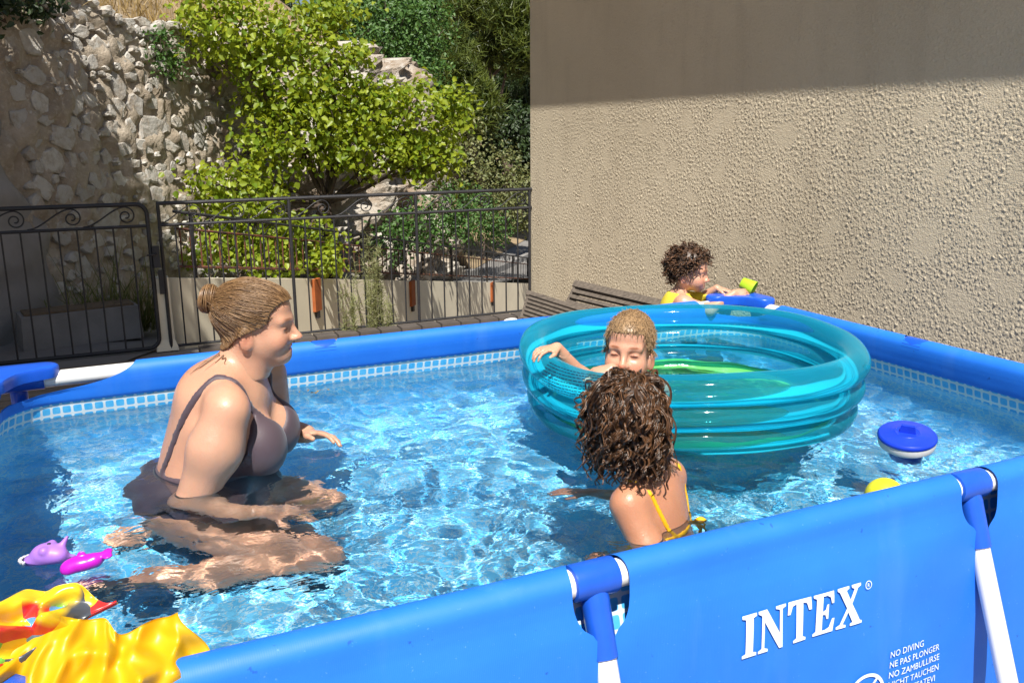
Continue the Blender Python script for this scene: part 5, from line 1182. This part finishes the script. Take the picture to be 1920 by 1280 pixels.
# ------------------------------------------------------------------ toddler outside the far corner
def toddler():
    b = Body((2.76, 2.13)); hc = np.array([.012, 0, .868]); hs = .80; HR = frame((.90, -.34, -.12), (.05, 0, 1))
    F = Field((-.20, -.24, -.01), (.38, .22, .83), .0068)
    F.ell((-.035, 0, .665), (.075, .095, .11), .04); F.ell((-.03, 0, .50), (.082, .095, .12), .05); F.ell((-.03, 0, .38), (.085, .10, .09), .04)
    F.cap((-.008, 0, .80), (-.026, 0, .74), .032, .038, .03)
    for sg in (1, -1): F.cap((-.025, sg*.02, .745), (-.018, sg*.085, .73), .030, .034, .03)
    F.cap((-.018, -.088, .728), (.095, -.125, .705), .034, .028, .03); F.cap((.095, -.125, .705), (.215, -.085, .772), .027, .019, .02)
    F.cap((-.01, .085, .73), (.075, .05, .72), .033, .027, .03); F.cap((.075, .05, .72), (.150, -.015, .785), .026, .018, .02)
    for sg in (1, -1): F.cap((-.03, sg*.05, .36), (-.02, sg*.055, .20), .055, .040, .03); F.cap((-.02, sg*.055, .20), (-.035, sg*.055, .05), .038, .027, .02); F.cap((-.045, sg*.055, .03), (.05, sg*.062, .022), .026, .02, .02)
    b.add(F); Fh = Field((-.11, -.13, .74), (.15, .12, 1.0), .0034); add_head(Fh, hc, HR, hs, 1); Fh.cap((-.008, 0, .80), (-.026, 0, .74), .032, .038, .03); b.add(Fh, np.maximum(Fh.f, .755-Fh.grid()[2]))
    Fn = Field((.14, -.18, .68), (.36, .0, .86), .0026); add_hand(Fn, (.215, -.085, .774), (.97, .05, .06), (-.1, -.75, .65), 1, .60, (.6, .65, .7, .7), fore=(.18, -.10, .748), fr=.021); b.add(Fn)
    Fn = Field((.08, -.14, .70), (.28, .06, .87), .0026); add_hand(Fn, (.150, -.015, .787), (.90, -.30, -.16), (.05, -.1, 1), 1, .60, (.35, .35, .35, .35), fore=(.125, .008, .76), fr=.02); b.add(Fn)
    b.build('person', 'skin_child', 'curly-haired toddler in a yellow vest standing behind the far pool corner')
    b.tone([head_tone(hc, HR, hs, 1, (.6, .48, .42))])
    X, Y, Z = F.grid(); q = np.abs(Y); reg = np.maximum(np.maximum(Z-.735, .40-Z), np.maximum(q-.080, -1)*np.where(Z > .60, 1., 0.)-.0)
    reg = np.maximum(np.maximum(Z-.770+.10*np.clip(X+.02, 0, 1), .40-Z), np.where(Z > .65, q-.074, -1.))
    b.part('vest', F, np.maximum(F.f-.006, reg), 'vest', 1)
    b.part('shorts', F, np.maximum(F.f-.007, np.maximum(Z-.405, .24-Z)), 'lid_blue', 1)
    cf = cap_field(Fh, hc, HR, hs, HL_CHILD, .008); v, qf = Fh.mesh(cf, 2); r = rng_(31)
    cap_o = mesh_obj('hair', b.W(v), qf, 'hair_curl_brown', b.obj, True, np.clip(.2+.1*r.standard_normal(len(v)), 0, 1))
    S = scalp_points(Fh, hc, HR, hs, HL_CHILD, 380, 32, .007); pth = grow([Fh], S, 12, .0036, .35, .45, .007, .0052, 9., 33, stiff=.82)
    strands(b, lockify(pth, 3, .0030, 34), .0020, 'hair_curl_brown', 'curl_locks', 35, 4, lo=0., tip=.5, parent=cap_o)
toddler()
# ================================================================== things in and around the pool
# ---- inflatable ring pool
RCx, RCy = 2.075, 1.165
ring = thing('inflatable_pool', (RCx, RCy, .56), 'translucent blue inflatable ring pool with green floor floating in the large pool', 'paddling pool')
ring_c = np.array([RCx, RCy])
def ring_wob(V, A, B):
    V = V.copy(); a = A[:, None]
    # lightly squashed where hands rest and pinched by the seams
    V[..., 2] += .006*np.sin(3*a+.6)+.0022*np.sin(11*a)*np.cos(B)[None]
    k = np.exp(-((np.angle(np.exp(1j*(a-math.radians(196)))))/.5)**2); V[..., 2] -= .022*k; V[..., 0] *= 1+.012*np.sin(2*a+1); V[..., 1] *= 1-.012*np.sin(2*a+1)
    return V
tubes = []
for z, R, r_, fl in ((.783, .540, .0500, .98), (.700, .532, .0475, .95), (.622, .518, .0440, .95)):
    mb = MB(); mb.torus((RCx, RCy, z), R, r_, 120, 24, ring_wob, fl); tubes.append(mb.build('ring_tube', 'film_blue', ring))
for t_ in tubes:
    me = t_.data
# green floor membrane, sagging under the boy, rising up the inside wall
mb = MB(); A = np.linspace(0, 2*math.pi, 97); rows = []
for rr, z in ((.495, .612), (.485, .585), (.45, .563), (.38, .548), (.28, .540), (.16, .535), (.01, .533)):
    x = RCx+rr*np.cos(A); y = RCy+rr*np.sin(A); dz = -.20*np.exp(-(((x-1.83)/.17)**2+((y-1.18)/.17)**2)); rows.append(np.stack([x, y, z+dz+.004*np.sin(A*14)*(rr/.5)], -1))
mb.grid(np.array(rows), flip=True); mb.build('floor_membrane', 'film_green', ring)
# seams between the tubes
for z, R in ((.741, .540), (.661, .529)):
    mb = MB(); mb.torus((RCx, RCy, z), R, .0045, 120, 6, ring_wob); mb.build('seam', 'film_blue', ring)
# printed warning lines on the rim
mb = MB(); r = rng_(41)
for k in range(9):
    el = math.radians(64-k*12); a = math.radians(184); end = math.radians(228-2*r.random())
    while a < end:
        wl = math.radians(r.uniform(.5, 1.7)); aa = np.linspace(a, a+wl, 3)
        V = []
        for e in (el-.03, el+.03):
            R = .540+.0508*math.cos(e); z = .783+.0500*math.sin(e); P = np.stack([R*np.cos(aa), R*np.sin(aa), np.zeros(3)], -1)[:, None]; P = ring_wob(np.concatenate([P], 1), aa, np.array([e]))[:, 0]; V.append(np.stack([RCx+P[:, 0], RCy+P[:, 1], P[:, 2]+z], -1))
        mb.grid(np.array(V)); a += wl+math.radians(.35)
mb.build('printed_warning', 'film_print', ring, smooth=False)
# inflation valve
mb = MB(); a = math.radians(300); mb.lathe([(.012, -.004), (.012, .006), (.006, .010), (0, .010)], 12, (RCx+.59*math.cos(a), RCy+.59*math.sin(a), .795)); mb.build('valve', 'film_blue', ring)

# ---- floating chlorine dispenser, tilted
c = np.array([2.366, .478, .607]); tl = unit((-.16, -.14, 1)); A_, B_, _ = orient(tl); Rm = np.array([A_, B_, tl])
disp = thing('chlorine_dispenser', tuple(c), 'floating dispenser with round blue lid and white body near the right side', 'dispenser')
mb = MB(); mb.lathe([(0, .034), (.030, .0345), (.034, .036), (.036, .0345), (.078, .030), (.082, .026), (.083, .021), (.081, .016), (.0, .016)], 40, c, Rm); lid = mb.build('lid', 'lid_blue', disp, angle=35)
mb = MB(); mb.box(c+tl*.046, (.046, .013, .022), np.array([unit(.8*A_+.6*B_), unit(-.6*A_+.8*B_), tl]), .8); mb.build('handle', 'lid_blue', lid, smooth=False)
mb = MB(); mb.lathe([(.080, .017), (.081, .004), (.078, -.006), (.062, -.018), (.048, -.024), (.045, -.06), (.042, -.10), (0, -.10)], 36, c, Rm); mb.build('float_body', 'tooth', disp, angle=35)
mb = MB(); mb.lathe([(.0465, -.035), (.0475, -.04), (.0475, -.09), (.046, -.104), (.0, -.104)], 30, c, Rm); mb.build('basket', 'lid_blue', disp, angle=35)

# ---- bath toys
F = Field((-.09, -.07, -.05), (.10, .07, .10), .0028)
F.ell((0, 0, .012), (.044, .034, .030), .01); F.ell((-.030, 0, -.004), (.034, .026, .018), .014); F.ell((.032, -.006, .012), (.022, .022, .020), .012); F.cap((.030, .008, .024), (.046, .020, .052), .012, .004, .008); F.ell((.002, -.022, .030), (.012, .012, .012), .006); F.ell((.002, .022, .030), (.012, .012, .012), .006); F.ell((-.045, 0, -.016), (.030, .024, .010), .01); F.cap((.04, 0, .0), (.062, .012, .0), .014, .005, .01)
v, q = F.mesh(); tc = np.array([.075, .835, .585]); toW = lambda P: tc+P[..., :1]*RR+P[..., 1:2]*DD+P[..., 2:3]*np.array([0, 0, 1.])
toy = thing('bath_toy', tuple(tc), 'lilac rubber shark toy with a row of white teeth floating at the left edge', 'bath toy', 'bath toys floating at the left')
v = v*.85
mesh_obj('body', toW(v), q, 'lilac_toy', toy)
for k in range(7):
    a = -1.3+k*.36; p = .85*np.array([-.046-.026*math.cos(a), .024*math.sin(a)-.004, -.002]); mb = MB(); mb.lathe([(.0045, .004), (.0035, -.002), (0, -.007)], 6, toW(p)); mb.build('tooth', 'tooth', toy)
mb = MB(); mb.lathe([(0, .001), (.004, .001), (.0045, -.002)], 10, toW(np.array([.005, 0, .0355]))); mb.build('squeeze_hole', 'dark_dot', toy)
F = Field((-.09, -.06, -.05), (.10, .06, .06), .0028)
F.ell((-.01, 0, .004), (.050, .028, .022), .01); F.ell((-.042, -.004, -.002), (.022, .022, .016), .012); F.cap((.03, 0, .006), (.056, .006, .014), .018, .008, .012); F.ell((.058, .014, .016), (.014, .016, .006), .006); F.ell((.060, -.008, .012), (.014, .014, .005), .006); F.ell((-.005, .0, .028), (.012, .004, .010), .006)
v, q = F.mesh(); tc = np.array([.150, .768, .585]); toy2 = thing('bath_toy', tuple(tc), 'shiny magenta rubber fish toy floating beside the lilac one', 'bath toy', 'bath toys floating at the left')
Rz = np.array([[.92, .25, .1], [-.26, .95, 0], [-.1, 0, .99]]); mesh_obj('body', toW(v@Rz*.85), q, 'magenta_toy', toy2)
for sgy in (1, -1): mb = MB(); mb.lathe([(0, .003), (.003, .002), (.004, -.001)], 8, toW(.85*np.array([-.048, sgy*.015, .008]))); mb.build('eye', 'dark_dot', toy2)
# ---- yellow ball behind the near rim
bc = np.array([2.045, .262, .575]); F = Field((-.07,)*3, (.07,)*3, .0045); F.ell((0, 0, 0), .052, .01); v, q = F.mesh(); ball = thing('toy_ball', tuple(bc), 'small yellow ball floating behind the near rim on the right', 'ball')
mesh_obj('ball_skin', v+bc, q, 'ball_yellow', ball); mb = MB(); mb.torus(bc, .0522, .0009, 40, 6); mb.build('seam', 'ball_yellow', ball)
# ---- lime cup in the toddler's hand
cp = np.array([3.012, 1.975, .800]); ax = unit(RR*.75-DD*.45-np.array([0, 0, .35])); A_, B_, _ = orient(ax)
mb = MB(); mb.lathe([(0, -.035), (.024, -.035), (.027, -.031), (.036, .03), (.038, .031), (.036, .032), (.033, .03), (.025, -.030), (0, -.031)], 26, cp, np.array([A_, B_, ax])); cup = mb.build('cup', 'lime_plastic', angle=40); tag(shift(cup, tuple(cp)), 'lime green plastic cup held over the far corner seat', 'cup')
# ---- floating bits of leaf
r = rng_(43)
for i in range(7):
    p = np.array([.945, 1.88, WATER_Z+.006])+np.array([r.normal(0, .035), r.normal(0, .03), 0]); V, Fq, T = leaf_arrays(p[None], .016, 900+i, up=2.5); o = mesh_obj('floating_leaf', V, Fq, 'dry_leaf', None, True, T)
    tag(shift(o, tuple(p)), 'tiny withered leaf floating near the far side of the pool', 'leaf', 'leaf bits on the water')

# ---- crumpled yellow float hanging over the near left corner, and a printed one behind it
def crumple(nx, ny, seed, amp):
    """sharp vinyl folds: creased ridges plus soft billows"""
    r = rng_(seed)
    a = fnoise(nx, ny, 1/nx, .30, .8, seed); b2 = fnoise(nx, ny, 1/nx, .20, .5, seed+1); c2 = fnoise(nx, ny, 1/nx, .10, .25, seed+2)
    sa = np.sqrt(a*a+.006); sb = np.sqrt(b2*b2+.006)
    return amp*(.62*sa-.55*sb+.22*c2)
def drape(name, label, px_poly, nx, ny, mat, seed, amp, cat='inflatable', thick=.010):  # vinyl skin
    """sheet over a patch given by four corner points (left-bottom, right-bottom, right-top, left-top) with a bulging middle"""
    A, B, Cc, D = [np.array(p, float) for p in px_poly]; s, t_ = np.meshgrid(np.linspace(0, 1, nx), np.linspace(0, 1, ny))
    P = (A*(1-s)[..., None]+B*s[..., None])*(1-t_)[..., None]+(D*(1-s)[..., None]+Cc*s[..., None])*t_[..., None]
    nrm = unit(np.cross(B-A, D-A)); e = np.minimum(np.minimum(s, 1-s)*5, 1)*np.minimum(np.minimum(t_, 1-t_)*5, 1)
    h = crumple(nx, ny, seed, amp)
    jag = .016*np.sin(s*9+seed)+.006*np.sin(s*21+2*seed)
    P = P+nrm*(h*(.35+.65*e)+.055*np.sin(np.clip(s, 0, 1)*math.pi)*np.sin(t_*math.pi))[..., None]+(D-A)/np.linalg.norm(D-A)*(jag*t_**3)[..., None]+(B-A)/np.linalg.norm(B-A)*(.016*np.sin(t_*13+seed)*s**3)[..., None]
    bk = P-nrm*(thick+.03*e)[..., None]; mb = MB(); mb.grid(P); mb.grid(bk, flip=True)
    n0 = nx*ny; ed = [j for j in range(nx)]+[i*nx+nx-1 for i in range(1, ny)]+[(ny-1)*nx+j for j in range(nx-2, -1, -1)]+[i*nx for i in range(ny-2, 0, -1)]
    mb.f += [(ed[k], n0+ed[k], n0+ed[(k+1) % len(ed)], ed[(k+1) % len(ed)]) for k in range(len(ed))]
    o = mb.build(name, mat, smooth=True); return tag(shift(o, tuple(A)), label, cat)
n = N('printed_vinyl'); v = n.coord(); vo = n.n('TexVoronoi', Vector=v, Scale=24); wv = n.n('SeparateColor', Color=vo.outputs['Color']).outputs[0]
col = n.ramp(wv, [(0., (.80, .55, .02)), (.42, (.80, .55, .02)), (.43, (.62, .03, .03)), (.60, (.62, .03, .03)), (.61, (.06, .07, .09)), (.74, (.06, .07, .09)), (.75, (.10, .30, .62)), (.87, (.10, .30, .62)), (.88, (.14, .42, .06))], 'CONSTANT')
col = n.mix(n.ramp(n.noise(v, 5, 2), [(.46, 0.), (.50, 1.)]), (.80, .56, .02), col)
MAT['printed_vinyl'] = n.done(n.pbr(col, .3, n.bump(n.noise(v, 20, 3), .12, .01)))
drape('armband_float', 'crumpled bright yellow deflated vinyl float over the near left corner', [(-.16, -.075, .60), (.345, -.070, .585), (.305, .050, .795), (.055, .085, .812)], 90, 60, 'yellow_vinyl', 61, .030)
drape('printed_float', 'crumpled yellow float with red, blue and black print in the lower left corner', [(-.12, .06, .72), (.12, .05, .755), (.205, .10, .835), (-.05, .17, .835)], 80, 40, 'printed_vinyl', 71, .022)

# ---- two weathered wooden loungers stacked against the house
def lounger(label, o, along, lean, ln, wd, ns, seed):
    o = np.array(o, float); a = unit(along); s = unit(lean); nrm = unit(np.cross(a, s)); root = thing('wooden_lounger', tuple(o), label, 'lounger', 'folded loungers leaning at the wall'); R = np.array([a, s, nrm]); r = rng_(seed)
    for q in (0, 1): mb = MB(); mb.box(o+a*ln/2+s*wd*q, (ln, .062, .028), R); mb.build('side_rail', 'wood', root, smooth=False)
    for k in range(ns):
        mb = MB(); mb.box(o+a*(.34+.0*k)+s*(wd*(k+.5)/ns)+nrm*.016, (.62, wd/ns*.55, .016), R); mb.build('slat', 'wood', root, smooth=False)
    for k in range(5):
        mb = MB(); mb.box(o+a*(.78+k*.13)+s*wd*.5+nrm*.020, (.075, wd*.96, .018), R); mb.build('cross_slat', 'wood', root, smooth=False)
    for q in (.03, .66): mb = MB(); mb.box(o+a*q+s*wd*.5+nrm*(-.012), (.05, wd*1.04, .035), R); mb.build('cross_rail', 'wood', root, smooth=False)
    mb = MB(); mb.box(o+a*.40+s*wd*.25-nrm*.14, (.055, .035, .28), R); mb.build('leg', 'wood', root, smooth=False)
    return root
lounger('grey weathered wooden lounger with slats lying behind the far pool rail', at(972, 602, 4.85), np.array(at(1195, 603, 4.6))-np.array(at(990, 540, 5.2)), np.array(at(992, 535, 5.25))-np.array(at(972, 600, 4.85)), 1.5, .35, 7, 1)
lounger('second wooden lounger stacked behind, nearer the house wall', at(1050, 585, 5.2), np.array(at(1265, 580, 4.85))-np.array(at(1075, 536, 5.35)), np.array(at(1075, 536, 5.4))-np.array(at(1050, 585, 5.2)), 1.45, .29, 5, 2)
# folded white rag beside the lounger
F = Field((-.12, -.08, -.03), (.12, .08, .06), .006); r = rng_(9)
for k in range(9): F.ell(r.normal(0, 1, 3)*np.array([.045, .025, .006]), (r.uniform(.02, .05), r.uniform(.015, .03), r.uniform(.008, .016)), .012)
v, q = F.mesh(); p0 = np.array(at(968, 606, 4.9)); o = mesh_obj('rag', v+p0, q, 'tooth'); tag(shift(o, tuple(p0)), 'crumpled whitish rag at the foot of the lounger', 'rag')
